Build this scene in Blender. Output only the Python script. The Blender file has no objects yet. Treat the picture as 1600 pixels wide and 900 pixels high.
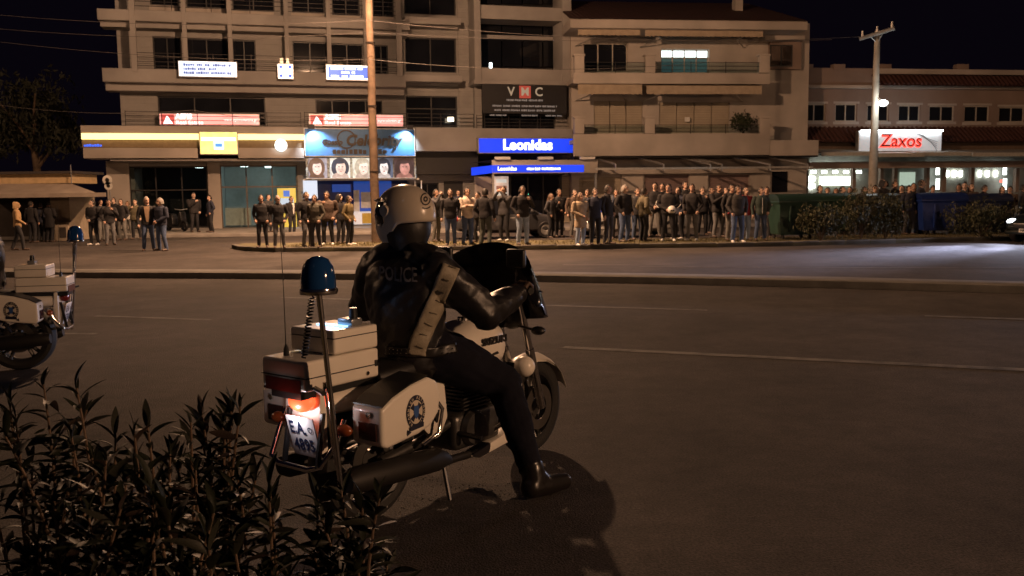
import bpy, bmesh, math, random
import numpy as np
from mathutils import Vector, Matrix, Euler
R = math.radians
S = bpy.context.scene
COL = S.collection
# ------------------------------------------------------------ camera
FOC, CX, CY = 1400.0, 800.0, 450.0
CAMZ, PITCH, ROLL = 1.6, math.atan(145/1400.0), 0.0122
_f = Vector((0, math.cos(PITCH), -math.sin(PITCH)))
_r0 = Vector((1, 0, 0)); _u0 = Vector((0, math.sin(PITCH), math.cos(PITCH)))
_u = _u0*math.cos(ROLL) + _r0*math.sin(ROLL)
_r = _r0*math.cos(ROLL) - _u0*math.sin(ROLL)
CAMP = Vector((0, 0, CAMZ))
cd = bpy.data.cameras.new('camera'); cam = bpy.data.objects.new('camera', cd); COL.objects.link(cam)
cd.sensor_width = 36.0; cd.lens = 36.0*FOC/1600.0; cd.clip_start = 0.05; cd.clip_end = 2000
cd.dof.use_dof = True; cd.dof.focus_distance = 4.9; cd.dof.aperture_fstop = 9.0
_m = Matrix((( _r.x, _u.x, -_f.x, 0), (_r.y, _u.y, -_f.y, 0), (_r.z, _u.z, -_f.z, CAMZ), (0, 0, 0, 1)))
cam.matrix_world = _m
S.camera = cam
# ------------------------------------------------------------ world, sky, moonlight, exposure
W = bpy.data.worlds.new('World'); S.world = W; W.use_nodes = True
nt = W.node_tree; bg = nt.nodes['Background']
sky = nt.nodes.new('ShaderNodeTexSky'); sky.sky_type = 'NISHITA'; sky.sun_disc = False
sky.sun_elevation = R(-5.0); sky.sun_rotation = R(150); sky.air_density = 1.0; sky.dust_density = 1.5
glow = nt.nodes.new('ShaderNodeMixRGB'); glow.blend_type = 'ADD'; glow.inputs[0].default_value = 1.0; glow.inputs[2].default_value = (0.025, 0.016, 0.038, 1)   # even city glow
nt.links.new(sky.outputs[0], glow.inputs[1]); nt.links.new(glow.outputs[0], bg.inputs[0]); bg.inputs[1].default_value = 0.08
sd = bpy.data.lights.new('sun', 'SUN'); sd.energy = 0.006; sd.angle = R(2); sd.color = (0.75, 0.85, 1.0)
so = bpy.data.objects.new('sun', sd); COL.objects.link(so); so.rotation_euler = (R(40), 0, R(-30)); so.location = (0, 0, 40)
S.view_settings.view_transform = 'Standard'; S.view_settings.look = 'None'
S.view_settings.exposure = 0.0; S.view_settings.gamma = 1.0; S.view_settings.use_curve_mapping = False
S.cycles.use_denoising = True
try: S.cycles.denoiser = 'OPENIMAGEDENOISE'
except Exception: pass
S.cycles.max_bounces = 5; S.cycles.diffuse_bounces = 2; S.cycles.glossy_bounces = 3; S.cycles.transparent_max_bounces = 8
S.cycles.sample_clamp_indirect = 3.0; S.cycles.caustics_reflective = False; S.cycles.caustics_refractive = False
# ------------------------------------------------------------ pixel -> place
def ray(px, py): return _f*FOC + _r*(px-CX) - _u*(py-CY)
def G(px, py, z=0.0):                                  # pixel of a ground contact -> point on the ground
    d = ray(px, py); t = (z-CAMZ)/d.z
    return CAMP + d*t
def AT(px, py, depth):                                 # pixel at a known depth
    d = ray(px, py); return CAMP + d*(depth/d.y)
# ------------------------------------------------------------ materials
def mat(name, col, rough=0.7, metal=0.0, var=0.12, scale=6.0, bump=0.0, bscale=40.0, spec=0.5, coat=0.0, trans=0.0, detail=4.0):
    m = bpy.data.materials.new(name); m.use_nodes = True; t = m.node_tree; b = t.nodes['Principled BSDF']
    b.inputs['Roughness'].default_value = rough; b.inputs['Metallic'].default_value = metal
    b.inputs['Specular IOR Level'].default_value = spec; b.inputs['Coat Weight'].default_value = coat
    b.inputs['Transmission Weight'].default_value = trans
    tc = t.nodes.new('ShaderNodeTexCoord')
    n = t.nodes.new('ShaderNodeTexNoise'); n.inputs['Scale'].default_value = scale; n.inputs['Detail'].default_value = detail
    t.links.new(tc.outputs['Object'], n.inputs['Vector'])
    rp = t.nodes.new('ShaderNodeValToRGB')
    rp.color_ramp.elements[0].position = 0.3; rp.color_ramp.elements[1].position = 0.7
    rp.color_ramp.elements[0].color = tuple(c*(1-var) for c in col)+(1,)
    rp.color_ramp.elements[1].color = tuple(min(1, c*(1+var)) for c in col)+(1,)
    t.links.new(n.outputs['Fac'], rp.inputs[0]); t.links.new(rp.outputs[0], b.inputs['Base Color'])
    if bump > 0:
        n2 = t.nodes.new('ShaderNodeTexNoise'); n2.inputs['Scale'].default_value = bscale; n2.inputs['Detail'].default_value = 6
        t.links.new(tc.outputs['Object'], n2.inputs['Vector'])
        bp = t.nodes.new('ShaderNodeBump'); bp.inputs['Strength'].default_value = bump; bp.inputs['Distance'].default_value = 0.02
        t.links.new(n2.outputs['Fac'], bp.inputs['Height']); t.links.new(bp.outputs[0], b.inputs['Normal'])
    return m
def emit(name, col, strength, base=None, var=0.0, scale=3.0):
    m = mat(name, base or tuple(c*0.5 for c in col), 0.4)
    b = m.node_tree.nodes['Principled BSDF']
    b.inputs['Emission Color'].default_value = col+(1,); b.inputs['Emission Strength'].default_value = strength
    if var:
        t = m.node_tree; tc = t.nodes.new('ShaderNodeTexCoord'); n = t.nodes.new('ShaderNodeTexNoise'); n.inputs['Scale'].default_value = scale
        mr = t.nodes.new('ShaderNodeMapRange'); mr.inputs[1].default_value = 0.3; mr.inputs[2].default_value = 0.7
        mr.inputs[3].default_value = strength*(1-var); mr.inputs[4].default_value = strength*(1+var)
        t.links.new(tc.outputs['Object'], n.inputs['Vector']); t.links.new(n.outputs['Fac'], mr.inputs[0]); t.links.new(mr.outputs[0], b.inputs['Emission Strength'])
    return m
def grooved(name, col, axis, period, width=0.12, rough=0.75, depth=0.4):     # fine joints too small to build
    m = mat(name, col, rough, var=0.1, scale=1.5); t = m.node_tree; b = t.nodes['Principled BSDF']
    tc = t.nodes.new('ShaderNodeTexCoord'); sp = t.nodes.new('ShaderNodeSeparateXYZ'); t.links.new(tc.outputs['Object'], sp.inputs[0])
    md = t.nodes.new('ShaderNodeMath'); md.operation = 'PINGPONG'; md.inputs[1].default_value = period/2
    t.links.new(sp.outputs[axis], md.inputs[0])
    gt = t.nodes.new('ShaderNodeMapRange'); gt.inputs[1].default_value = 0; gt.inputs[2].default_value = period*width
    t.links.new(md.outputs[0], gt.inputs[0])
    bp = t.nodes.new('ShaderNodeBump'); bp.inputs['Strength'].default_value = depth; bp.inputs['Distance'].default_value = 0.03
    t.links.new(gt.outputs[0], bp.inputs['Height']); t.links.new(bp.outputs[0], b.inputs['Normal'])
    return m
def glass(name, tint, alpha_spec=0.25, rough=0.03):
    m = bpy.data.materials.new(name); m.use_nodes = True; t = m.node_tree; t.nodes.remove(t.nodes['Principled BSDF'])
    out = t.nodes['Material Output']; tr = t.nodes.new('ShaderNodeBsdfTransparent'); tr.inputs[0].default_value = tint+(1,)
    gl = t.nodes.new('ShaderNodeBsdfGlossy'); gl.inputs['Roughness'].default_value = rough
    lw = t.nodes.new('ShaderNodeLayerWeight'); lw.inputs[0].default_value = alpha_spec
    mx = t.nodes.new('ShaderNodeMixShader'); t.links.new(lw.outputs['Fresnel'], mx.inputs[0])
    t.links.new(tr.outputs[0], mx.inputs[1]); t.links.new(gl.outputs[0], mx.inputs[2]); t.links.new(mx.outputs[0], out.inputs[0])
    return m
# ------------------------------------------------------------ mesh builder
class MB:
    def __init__(s): s.v = []; s.f = []; s.m = []
    def add(s, vs, fs, mi=0):
        o = len(s.v); s.v += [tuple(v) for v in vs]; s.f += [tuple(i+o for i in f) for f in fs]; s.m += [mi]*len(fs); return s
    def box(s, x0, x1, y0, y1, z0, z1, mi=0, M=None):
        if x0 > x1: x0, x1 = x1, x0
        if y0 > y1: y0, y1 = y1, y0
        if z0 > z1: z0, z1 = z1, z0
        vs = [Vector(p) for p in ((x0,y0,z0),(x1,y0,z0),(x1,y1,z0),(x0,y1,z0),(x0,y0,z1),(x1,y0,z1),(x1,y1,z1),(x0,y1,z1))]
        if M: vs = [M @ v for v in vs]
        return s.add(vs, [(0,3,2,1),(4,5,6,7),(0,1,5,4),(1,2,6,5),(2,3,7,6),(3,0,4,7)], mi)
    def tube(s, pts, rad, seg=10, mi=0, cap=True, closed=False):
        pts = [Vector(p) for p in pts]; n = len(pts)
        rad = [rad]*n if not hasattr(rad, '__len__') else rad
        vs = []; fs = []; up = None
        for i, p in enumerate(pts):
            if closed: t = pts[(i+1) % n]-pts[i-1]
            else: t = pts[min(i+1, n-1)]-pts[max(i-1, 0)]
            t.normalize()
            if up is None:
                a = Vector((0,0,1)) if abs(t.z) < .9 else Vector((1,0,0)); up = (a - t*a.dot(t)).normalized()
            else: up = (up - t*up.dot(t)); up = up.normalized() if up.length > 1e-6 else t.orthogonal().normalized()
            w = t.cross(up)
            for k in range(seg):
                a = 2*math.pi*k/seg; vs.append(p + (up*math.cos(a)+w*math.sin(a))*rad[i])
        for i in range(n if closed else n-1):
            j = (i+1) % n
            for k in range(seg):
                k2 = (k+1) % seg; fs.append((i*seg+k, i*seg+k2, j*seg+k2, j*seg+k))
        if cap and not closed: fs.append(tuple(range(seg-1, -1, -1))); fs.append(tuple(range((n-1)*seg, n*seg)))
        return s.add(vs, fs, mi)
    def cyl(s, p0, p1, r, seg=16, mi=0, r1=None): return s.tube([p0, p1], [r, r if r1 is None else r1], seg, mi)
    def ell(s, c, r, seg=16, rings=10, mi=0, M=None, z0=-1.0, z1=1.0):     # ellipsoid, optionally cut
        c = Vector(c); vs = []; fs = []
        t0, t1 = math.asin(max(-1, z0)), math.asin(min(1, z1))
        for i in range(rings+1):
            t = t0+(t1-t0)*i/rings
            for k in range(seg):
                a = 2*math.pi*k/seg
                v = Vector((r[0]*math.cos(t)*math.cos(a), r[1]*math.cos(t)*math.sin(a), r[2]*math.sin(t)))
                if M: v = M @ v
                vs.append(c+v)
        for i in range(rings):
            for k in range(seg):
                k2 = (k+1) % seg; fs.append((i*seg+k, i*seg+k2, (i+1)*seg+k2, (i+1)*seg+k))
        fs.append(tuple(range(seg-1, -1, -1))); fs.append(tuple(range(rings*seg, (rings+1)*seg)))
        return s.add(vs, fs, mi)
    def prism(s, poly, d0, d1, axis='y', mi=0, M=None, d1s=None):   # polygon (a,b) pushed along an axis; d1s: per-vertex far offsets
        def mk(a, b, d): return {'y': (a, d, b), 'x': (d, a, b), 'z': (a, b, d)}[axis]
        n = len(poly); vs = [Vector(mk(a, b, d0)) for a, b in poly]+[Vector(mk(a, b, d1)) for a, b in poly]
        if M: vs = [M @ v for v in vs]
        fs = [tuple(range(n-1, -1, -1)), tuple(range(n, 2*n))]+[(i, (i+1) % n, n+(i+1) % n, n+i) for i in range(n)]
        return s.add(vs, fs, mi)
    def lathe(s, prof, c=(0,0,0), axis='z', seg=24, mi=0, closed=False):     # prof: (r, h)
        vs = []; fs = []; n = len(prof)
        for (r, h) in prof:
            for k in range(seg):
                a = 2*math.pi*k/seg; x, y = r*math.cos(a), r*math.sin(a)
                p = {'z': (x, y, h), 'y': (x, h, y), 'x': (h, x, y)}[axis]
                vs.append((p[0]+c[0], p[1]+c[1], p[2]+c[2]))
        for i in range(n if closed else n-1):
            j = (i+1) % n
            for k in range(seg):
                k2 = (k+1) % seg; fs.append((i*seg+k, i*seg+k2, j*seg+k2, j*seg+k))
        return s.add(vs, fs, mi)
    def grid(s, P, mi=0, wrap=False):        # P[i][j] points
        n, k = len(P), len(P[0]); vs = [p for row in P for p in row]; fs = []
        for i in range(n-1):
            for j in range(k if wrap else k-1):
                j2 = (j+1) % k; fs.append((i*k+j, i*k+j2, (i+1)*k+j2, (i+1)*k+j))
        return s.add(vs, fs, mi)
    def mesh(s, name, bevel=0.0, segs=2, smooth=False, fixn=True):
        me = bpy.data.meshes.new(name); me.from_pydata(s.v, [], s.f)
        me.polygons.foreach_set('material_index', s.m)
        bm = bmesh.new(); bm.from_mesh(me)
        if fixn: bmesh.ops.recalc_face_normals(bm, faces=bm.faces)
        if bevel > 0:
            ed = [e for e in bm.edges if len(e.link_faces) == 2 and e.calc_face_angle(0) > R(28)]
            bmesh.ops.bevel(bm, geom=ed, offset=bevel, segments=segs, profile=0.6, affect='EDGES', clamp_overlap=True)
        if smooth or bevel > 0:
            for f in bm.faces: f.smooth = True
            for e in bm.edges:
                e.smooth = not (len(e.link_faces) == 2 and e.calc_face_angle(0) > R(40))
        bm.to_mesh(me); bm.free(); me.update()
        return me
    def build(s, name, mats, parent=None, bevel=0.0, segs=2, smooth=False, loc=None, fixn=True):
        me = s.mesh(name, bevel, segs, smooth, fixn)
        for m in (mats if isinstance(mats, (list, tuple)) else [mats]): me.materials.append(m)
        return link(name, me, parent, loc)
def link(name, me, parent=None, loc=None, rot=None):
    o = bpy.data.objects.new(name, me); COL.objects.link(o)
    if parent: o.parent = parent
    if loc is not None: o.location = loc
    if rot is not None: o.rotation_euler = rot
    return o
def thing(name, label, cat, loc=(0,0,0), rz=0.0, group=None):
    o = bpy.data.objects.new(name, None); COL.objects.link(o); o.empty_display_size = 0.2
    o.location = loc; o.rotation_euler = (0, 0, rz); return tag(o, label, cat, group)
def tag(o, label, cat, group=None):
    o['label'] = label; o['category'] = cat
    if group: o['group'] = group
    return o
def struct(o): o['kind'] = 'structure'; return o
def copy_tree(o, parent=None):
    c = o.copy(); COL.objects.link(c); c.parent = parent
    for ch in list(o.children): copy_tree(ch, c)
    return c
def textmesh(txt, size, bold=0.0, ext=0.0, align='CENTER', sx=1.0, shear=0.0, spacing=1.0):
    cu = bpy.data.curves.new('lettering', 'FONT'); cu.body = txt; cu.size = size; cu.align_x = align; cu.align_y = 'CENTER'
    cu.offset = bold; cu.extrude = ext; cu.shear = shear; cu.space_character = spacing; cu.resolution_u = 3
    o = bpy.data.objects.new('lettering', cu); COL.objects.link(o)
    dg = bpy.context.evaluated_depsgraph_get(); me = bpy.data.meshes.new_from_object(o.evaluated_get(dg))
    bpy.data.objects.remove(o); bpy.data.curves.remove(cu)
    if sx != 1.0:
        for v in me.vertices: v.co.x *= sx
    return me
def text(txt, size, m, parent, loc, rot=(R(90), 0, 0), name='lettering', **k):   # lettering standing up in the local x-z plane, read from -y
    me = textmesh(txt, size, **k); me.materials.clear(); me.materials.append(m)
    return link(name, me, parent, loc, rot)
def vnoise(p, f):                          # cheap smooth noise for cloth folds
    x, y, z = p[:, 0]*f, p[:, 1]*f, p[:, 2]*f
    return (np.sin(x*1.7+np.sin(y*1.3+z*.7)*1.9)+np.sin(y*2.1+np.sin(z*1.7+x*.9)*1.7)+np.sin(z*1.9+np.sin(x*1.1+y*1.5)*2.1))/3
# ------------------------------------------------------------ palette
M = {}
M['asphalt'] = mat('asphalt', (0.060, 0.051, 0.047), 0.85, var=0.30, scale=0.35, bump=0.6, bscale=95, spec=0.28)
def speckle(m, scale, lo, hi):            # pale and dark aggregate in the asphalt
    t = m.node_tree; b = t.nodes['Principled BSDF']; src = b.inputs['Base Color'].links[0].from_socket
    tc = t.nodes.new('ShaderNodeTexCoord'); n = t.nodes.new('ShaderNodeTexNoise'); n.inputs['Scale'].default_value = scale; n.inputs['Detail'].default_value = 3; n.inputs['Roughness'].default_value = .8
    r = t.nodes.new('ShaderNodeMapRange'); r.inputs[1].default_value = .32; r.inputs[2].default_value = .68; r.inputs[3].default_value = lo; r.inputs[4].default_value = hi
    x = t.nodes.new('ShaderNodeMixRGB'); x.blend_type = 'MULTIPLY'; x.inputs[0].default_value = 1
    t.links.new(tc.outputs['Object'], n.inputs['Vector']); t.links.new(n.outputs['Fac'], r.inputs[0]); t.links.new(src, x.inputs[1]); t.links.new(r.outputs[0], x.inputs[2]); t.links.new(x.outputs[0], b.inputs['Base Color'])
speckle(M['asphalt'], 70, .35, 1.65); speckle(M['asphalt'], 1.3, .72, 1.25); speckle(M['asphalt'], 9, .85, 1.15)
M['kerb'] = mat('kerb_concrete', (0.135, 0.125, 0.11), 0.85, var=0.25, scale=3, bump=0.3, bscale=30)
M['earth'] = mat('dry_earth', (0.115, 0.10, 0.055), 0.95, var=0.5, scale=2.2, bump=0.8, bscale=25)
M['paving'] = mat('paving', (0.26, 0.24, 0.22), 0.8, var=0.2, scale=2.0, bump=0.2)
M['line'] = mat('worn_road_paint', (0.115, 0.108, 0.10), 0.8, var=0.6, scale=5, bump=0.4, bscale=80)
M['plaster'] = mat('plaster', (0.33, 0.31, 0.295), 0.85, var=0.20, scale=0.55, bump=0.15, bscale=18, detail=8)
M['plaster2'] = mat('plaster_beige', (0.46, 0.41, 0.365), 0.85, var=0.20, scale=0.55, bump=0.15, bscale=18, detail=8)
M['plaster3'] = mat('plaster_ochre', (0.27, 0.20, 0.165), 0.85, var=0.12, scale=0.8, bump=0.12, bscale=18)
M['clad'] = grooved('stone_cladding', (0.30, 0.285, 0.27), 2, 0.27)
M['shutter'] = grooved('roller_shutter', (0.40, 0.34, 0.26), 2, 0.09, 0.3)
M['shutter2'] = grooved('roller_shutter_mauve', (0.24, 0.17, 0.16), 2, 0.09, 0.3)
M['tiles'] = grooved('roof_tiles', (0.085, 0.035, 0.028), 0, 0.24, 0.5, 0.8, 1.0)
M['darkglass'] = mat('dark_glass', (0.012, 0.013, 0.017), 0.06, var=0.3, scale=0.7, spec=0.6)
M['frame'] = mat('window_frame_dark', (0.02, 0.018, 0.018), 0.45)
M['framel'] = mat('window_frame_pale', (0.45, 0.40, 0.34), 0.5)
M['alu'] = mat('aluminium', (0.5, 0.49, 0.47), 0.4, 0.8)
M['rail'] = mat('iron_rail', (0.03, 0.025, 0.025), 0.5, 0.5)
M['black'] = mat('black_board', (0.018, 0.017, 0.019), 0.5)
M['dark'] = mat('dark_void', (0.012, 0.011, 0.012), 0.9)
M['wood'] = mat('pole_wood', (0.13, 0.088, 0.058), 0.85, var=0.35, scale=4, bump=0.6, bscale=22)
M['steel'] = mat('galvanised_steel', (0.35, 0.35, 0.35), 0.45, 0.7)
M['awning'] = mat('awning_cloth', (0.42, 0.34, 0.25), 0.9, var=0.12, scale=3)
M['white'] = mat('white_enamel', (0.75, 0.73, 0.69), 0.35)
M['clear'] = glass('clear_pane', (0.80, 0.86, 0.86))
SOD = (1.0, 0.565, 0.315)
# ============================================================ ground, road, islands
def sheet(name, pts, m, z=None):
    mb = MB(); mb.add([(p[0], p[1], p[2] if z is None else z) for p in pts], [tuple(range(len(pts)))])
    return mb.build(name, m)
g = MB(); g.add([(-600,-300,0),(600,-300,0),(600,900,0),(-600,900,0)], [(0,1,2,3)])
struct(g.build('road', M['asphalt']))
def slab(name, near, far, h, m, bevel=0.02):          # raised strip between two polylines (world xy)
    mb = MB(); poly = [(p[0], p[1]) for p in near]+[(p[0], p[1]) for p in reversed(far)]
    mb.prism(poly, -0.05, h, 'z'); return mb.build(name, m, bevel=bevel)
medn = [(-60, 31.5), (-25, 23.2)]+[tuple(G(x, y)[:2]) for x, y in ((60,434),(300,435),(560,437),(830,440),(1040,444),(1300,450),(1600,459))]+[(14, 11.6), (30, 5.5)]
medf = [(x+0.25, y+0.75) for x, y in medn]
struct(slab('median_strip', medn, medf, 0.12, M['kerb']))
def kerbs(parent_poly, h, name, m, w=0.15, step=1.0):
    k = 0; obs = []
    for (a, b) in zip(parent_poly[:-1], parent_poly[1:]):
        a, b = Vector(a), Vector(b); L = (b-a).length; n = max(1, round(L/step)); t = (b-a)/L; nn = Vector((-t.y, t.x))
        for i in range(n):
            p, q = a+t*(L*i/n+.006), a+t*(L*(i+1)/n-.006); dz = random.uniform(-.006, .006)
            mb = MB(); mb.prism([(p.x,p.y),(q.x,q.y),(q.x+nn.x*w,q.y+nn.y*w),(p.x+nn.x*w,p.y+nn.y*w)], -0.04, h+dz, 'z'); obs.append(mb)
    return obs
random.seed(3)
isl = [tuple(G(x, y)[:2]) for x, y in ((362,388),(372,391),(395,393),(430,394),(520,393),(640,392),(760,391),(870,390),(1000,388),(1120,386.5),(1240,384.5),(1360,381.5),(1480,378),(1600,375))]+[(24, 31), (45, 36)]
islf = [(x+0.35*(1 if i > 1 else .4), y+(0.9, 2.2, 3.0, 3.3)[min(i, 3)]) for i, (x, y) in enumerate(isl)]
io = struct(slab('traffic_island', isl, islf, 0.11, M['earth'], 0.01))
for mb in kerbs(isl[:14], 0.135, 'kerbstone', M['kerb']): mb.build('kerbstone', M['kerb'], io, bevel=0.012, segs=1)
pav_n = [(-60, 36.5), (-26, 37.2), (-9, 38.0), (6, 41.0), (30, 45), (70, 52)]
struct(slab('pavement', pav_n, [(-60, 120), (-26, 120), (-9, 120), (6, 120), (30, 120), (70, 120)], 0.13, M['paving']))
verge = struct(slab('verge', [(-12, 0.3), (-0.95, 0.3)], [(-12, 3.15), (-1.55, 3.15)], 0.10, M['earth']))
def strip(name, a, b, w, m, z=0.004):                 # painted line between two road pixels
    p, q = G(*a), G(*b); t = (q-p).normalized(); n = Vector((-t.y, t.x, 0))*w/2
    sheet(name, [p-n, q-n, q+n, p+n], m, z)['kind'] = 'structure'
for a, b, w in (((440,465),(565,468.5),.12), ((838,477),(1105,485),.12), ((1445,494),(1660,501),.12), ((-60,520),(150,522),.1), ((880,543),(1720,584),.14), ((1000,417),(1700,419.5),.1), ((880,413.5),(985,414),.1), ((150,494),(330,500),.1)):
    strip('lane_marking', a, b, w, M['line'])
# loose grit and a light stone patch under the bike are scattered as one mass
random.seed(9); mb = MB()
for i in range(420):
    a = random.gauss(0, 1); px = random.uniform(560, 800); py = random.uniform(705, 800); p = G(px, py); r = random.uniform(.002, .0045)
    mb.ell((p.x+random.gauss(0,.05), p.y+random.gauss(0,.05), r*.4), (r, r*random.uniform(.6,1), r*.6), 5, 3)
gr = mb.build('grit', M['kerb']); gr['kind'] = 'stuff'; gr['label'] = 'loose pale grit scattered on asphalt under the motorcycle'; gr['category'] = 'grit'
# ============================================================ facades
class Fac:
    def __init__(s, px0, depth0, k):          # plane through (px0, depth0), depth grows k per metre of x
        p = AT(px0, 310, depth0); s.t = math.atan(k); s.o = Vector((p.x, p.y, 0)); s.e = Vector((math.cos(s.t), math.sin(s.t), 0)); s.n = Vector((math.sin(s.t), -math.cos(s.t), 0))
    def L(s, px, py, off=0.0):
        d = ray(px, py); q = s.o+s.n*off; t = (q-CAMP).dot(s.n)/d.dot(s.n); p = CAMP+d*t-s.o
        return p.dot(s.e), p.z
    def rect(s, x0, y0, x1, y1, off=0.0):
        xm, ym = (x0+x1)/2, (y0+y1)/2
        return s.L(x0, ym, off)[0], s.L(x1, ym, off)[0], s.L(xm, y1, off)[1], s.L(xm, y0, off)[1]   # x0,x1,z0,z1
    def root(s, name, label, cat, group=None): return thing(name, label, cat, s.o, s.t, group)
    def box(s, mb, x0, y0, x1, y1, off, thick, mi=0):
        a, b, c, d = s.rect(x0, y0, x1, y1, off); return mb.box(a, b, -off, -off+thick, c, d, mi)
    def part(s, name, m, parent, rects, off, thick, bevel=0.0):
        obs = [s.box(MB(), *r, off, thick).build(name, m, parent, bevel=bevel) for r in rects]
        return obs[0]
def wall_holes(u0, u1, z0, z1, holes, y0, y1):        # a wall slab with openings and their reveals
    us = sorted({u0, u1}|{h[0] for h in holes}|{h[1] for h in holes}); zs = sorted({z0, z1}|{h[2] for h in holes}|{h[3] for h in holes})
    us = [u for u in us if u0 <= u <= u1]; zs = [z for z in zs if z0 <= z <= z1]
    solid = {}
    for i in range(len(us)-1):
        for j in range(len(zs)-1):
            cu, cz = (us[i]+us[i+1])/2, (zs[j]+zs[j+1])/2
            solid[i, j] = not any(h[0] < cu < h[1] and h[2] < cz < h[3] for h in holes)
    mb = MB()
    for (i, j), s in solid.items():
        if not s: continue
        a, b, c, d = us[i], us[i+1], zs[j], zs[j+1]
        mb.add([(a,y0,c),(b,y0,c),(b,y0,d),(a,y0,d)], [(0,1,2,3)]); mb.add([(a,y1,c),(b,y1,c),(b,y1,d),(a,y1,d)], [(3,2,1,0)])
        if not solid.get((i-1, j)): mb.add([(a,y0,c),(a,y1,c),(a,y1,d),(a,y0,d)], [(3,2,1,0)])
        if not solid.get((i+1, j)): mb.add([(b,y0,c),(b,y1,c),(b,y1,d),(b,y0,d)], [(0,1,2,3)])
        if not solid.get((i, j-1)): mb.add([(a,y0,c),(b,y0,c),(b,y1,c),(a,y1,c)], [(3,2,1,0)])
        if not solid.get((i, j+1)): mb.add([(a,y0,d),(b,y0,d),(b,y1,d),(a,y1,d)], [(0,1,2,3)])
    return mb
def window(F, root, r, off=0.0, panes=2, m=None, pm=None, fw=0.06, rec=0.14, transom=None, name='window'):
    x0, x1, z0, z1 = F.rect(*r, off); m = m or M['frame']; pm = pm or M['darkglass']; y = -off+rec
    mb = MB(); mb.box(x0, x1, y, y+.07, z0, z0+fw).box(x0, x1, y, y+.07, z1-fw, z1).box(x0, x0+fw, y+.001, y+.069, z0+fw, z1-fw).box(x1-fw, x1, y+.001, y+.069, z0+fw, z1-fw)
    xs = [x0+(x1-x0)*i/panes for i in range(panes+1)]
    for x in xs[1:-1]: mb.box(x-fw/2, x+fw/2, y+.002, y+.068, z0+fw, z1-fw)
    zs = [z0, z1]
    if transom: zt = z0+(z1-z0)*transom; mb.box(x0+fw, x1-fw, y+.003, y+.067, zt-fw/2, zt+fw/2); zs = [z0, zt, z1]
    w = mb.build(name, m, root)
    for i in range(panes):
        for j in range(len(zs)-1):
            a, b = xs[i]+fw*.4, xs[i+1]-fw*.4
            MB().box(a, b, y+.03, y+.045, zs[j]+fw*.4, zs[j+1]-fw*.4).build('pane', pm[j] if isinstance(pm, list) else pm, w)
    return w
def rail(F, root, r, off, n=4, posts=0):
    x0, x1, z0, z1 = F.rect(*r, off); mb = MB()
    for i in range(n): z = z0+(z1-z0)*(i+.8)/n; mb.box(x0, x1, -off, -off+.025, z-.012, z+.012)
    k = max(2, int((x1-x0)/1.6))
    for i in range(k+1): x = x0+(x1-x0)*i/k; mb.box(x-.015, x+.015, -off+.003, -off+.028, z0, z1)
    return mb.build('railing', M['rail'], root)
# ------------------------------------------------------------ left block with the bank, the salon and the glazed bay
FA = Fac(330, 44.8, 0.26); FX = FA.L
A = FA.root('apartment_block', 'wide plastered block with balconies above the bank and the salon', 'building')
x0, _, = FX(196, 300); x1, _ = FX(893, 300)
up = []; wins2 = [(239,57,283,108),(289,60,357,110),(363,62,400,112),(457,65,512,114),(517,68,568,117),(585,70,607,118),(633,59,713,113)]
wins1 = [(247,151,415,197),(493,156,598,200),(634,150,715,199)]
wins3 = [(233,-42,277,8),(290,-42,352,12),(362,-40,428,17),(455,-38,507,20),(518,-38,562,24),(582,-36,615,26),(631,-42,712,23)]
for r in wins1+wins2+wins3: up.append(FA.rect(*r, 0))
gf = [(203,260,325,357),(345,258,466,357),(480,282,640,357),(652,286,686,352),(694,283,724,357)]
for r in gf: up.append(FA.rect(*r, 0))
zt = FX(500, -60)[1]
xb0 = FX(747, 300)[0]
wall_holes(x0, xb0, 0.0, zt, up, 0.0, 0.35).build('wall', M['clad'], A)
MB().box(x0, x0+.4, .35, 9, 0, zt).build('side_wall', M['plaster'], A)
MB().box(x0+.02, x1, 9, 9.3, 0, zt-.02).box(x0+.41, x1, 0.36, 9, zt-.3, zt-.03).build('rear_wall', M['plaster'], A)
for z in (3.9, 6.9, 9.9): MB().box(x0+.41, x1-.3, .36, 8.9, z, z+.2).build('floor_slab', M['plaster'], A)
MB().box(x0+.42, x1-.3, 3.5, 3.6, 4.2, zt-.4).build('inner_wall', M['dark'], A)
for r in wins2: window(FA, A, r, 0, 2)
for r in wins3: window(FA, A, r, 0, 2)
window(FA, A, wins1[0], 0, 3, transom=.45); window(FA, A, wins1[1], 0, 4, transom=.45); window(FA, A, wins1[2], 0, 2, transom=.6)
# balconies: slab with parapet, columns, railing
BO = 1.35
def balcony(r_par, r_soff, name='balcony'):
    a, b, c, d = FA.rect(*r_par, BO); _, _, c2, _ = FA.rect(*r_soff, BO)
    mb = MB(); mb.box(a, b, -BO, -BO+.14, c, d); o = mb.build('balcony', M['plaster'], A, bevel=.01, segs=1)
    MB().box(a+.01, b-.01, -BO+.02, -.002, c-.02, c+.16).build('slab', M['plaster'], o)
    MB().box(a+.03, b-.03, -BO+.5, -.003, c2, c-.021).build('soffit', M['plaster'], o)
    MB().box(a, a+.14, -BO+.141, -.003, c+.161, d).box(b-.14, b, -BO+.141, -.003, c+.161, d).build('side_parapet', M['plaster'], o)
    return o
balcony((160,111,634,131), (160,131,634,143))
balcony((152,22,640,38), (152,38,640,46))
balcony((634,117,722,127), (634,127,722,129)); balcony((632,27,720,37), (632,37,720,39))
rail(FA, A, (210,86,620,112), BO-.05, 4); rail(FA, A, (205,-6,620,22), BO-.05, 4)
rail(FA, A, (196,174,470,200), .9, 4); rail(FA, A, (476,176,740,200), .9, 4)
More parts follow.
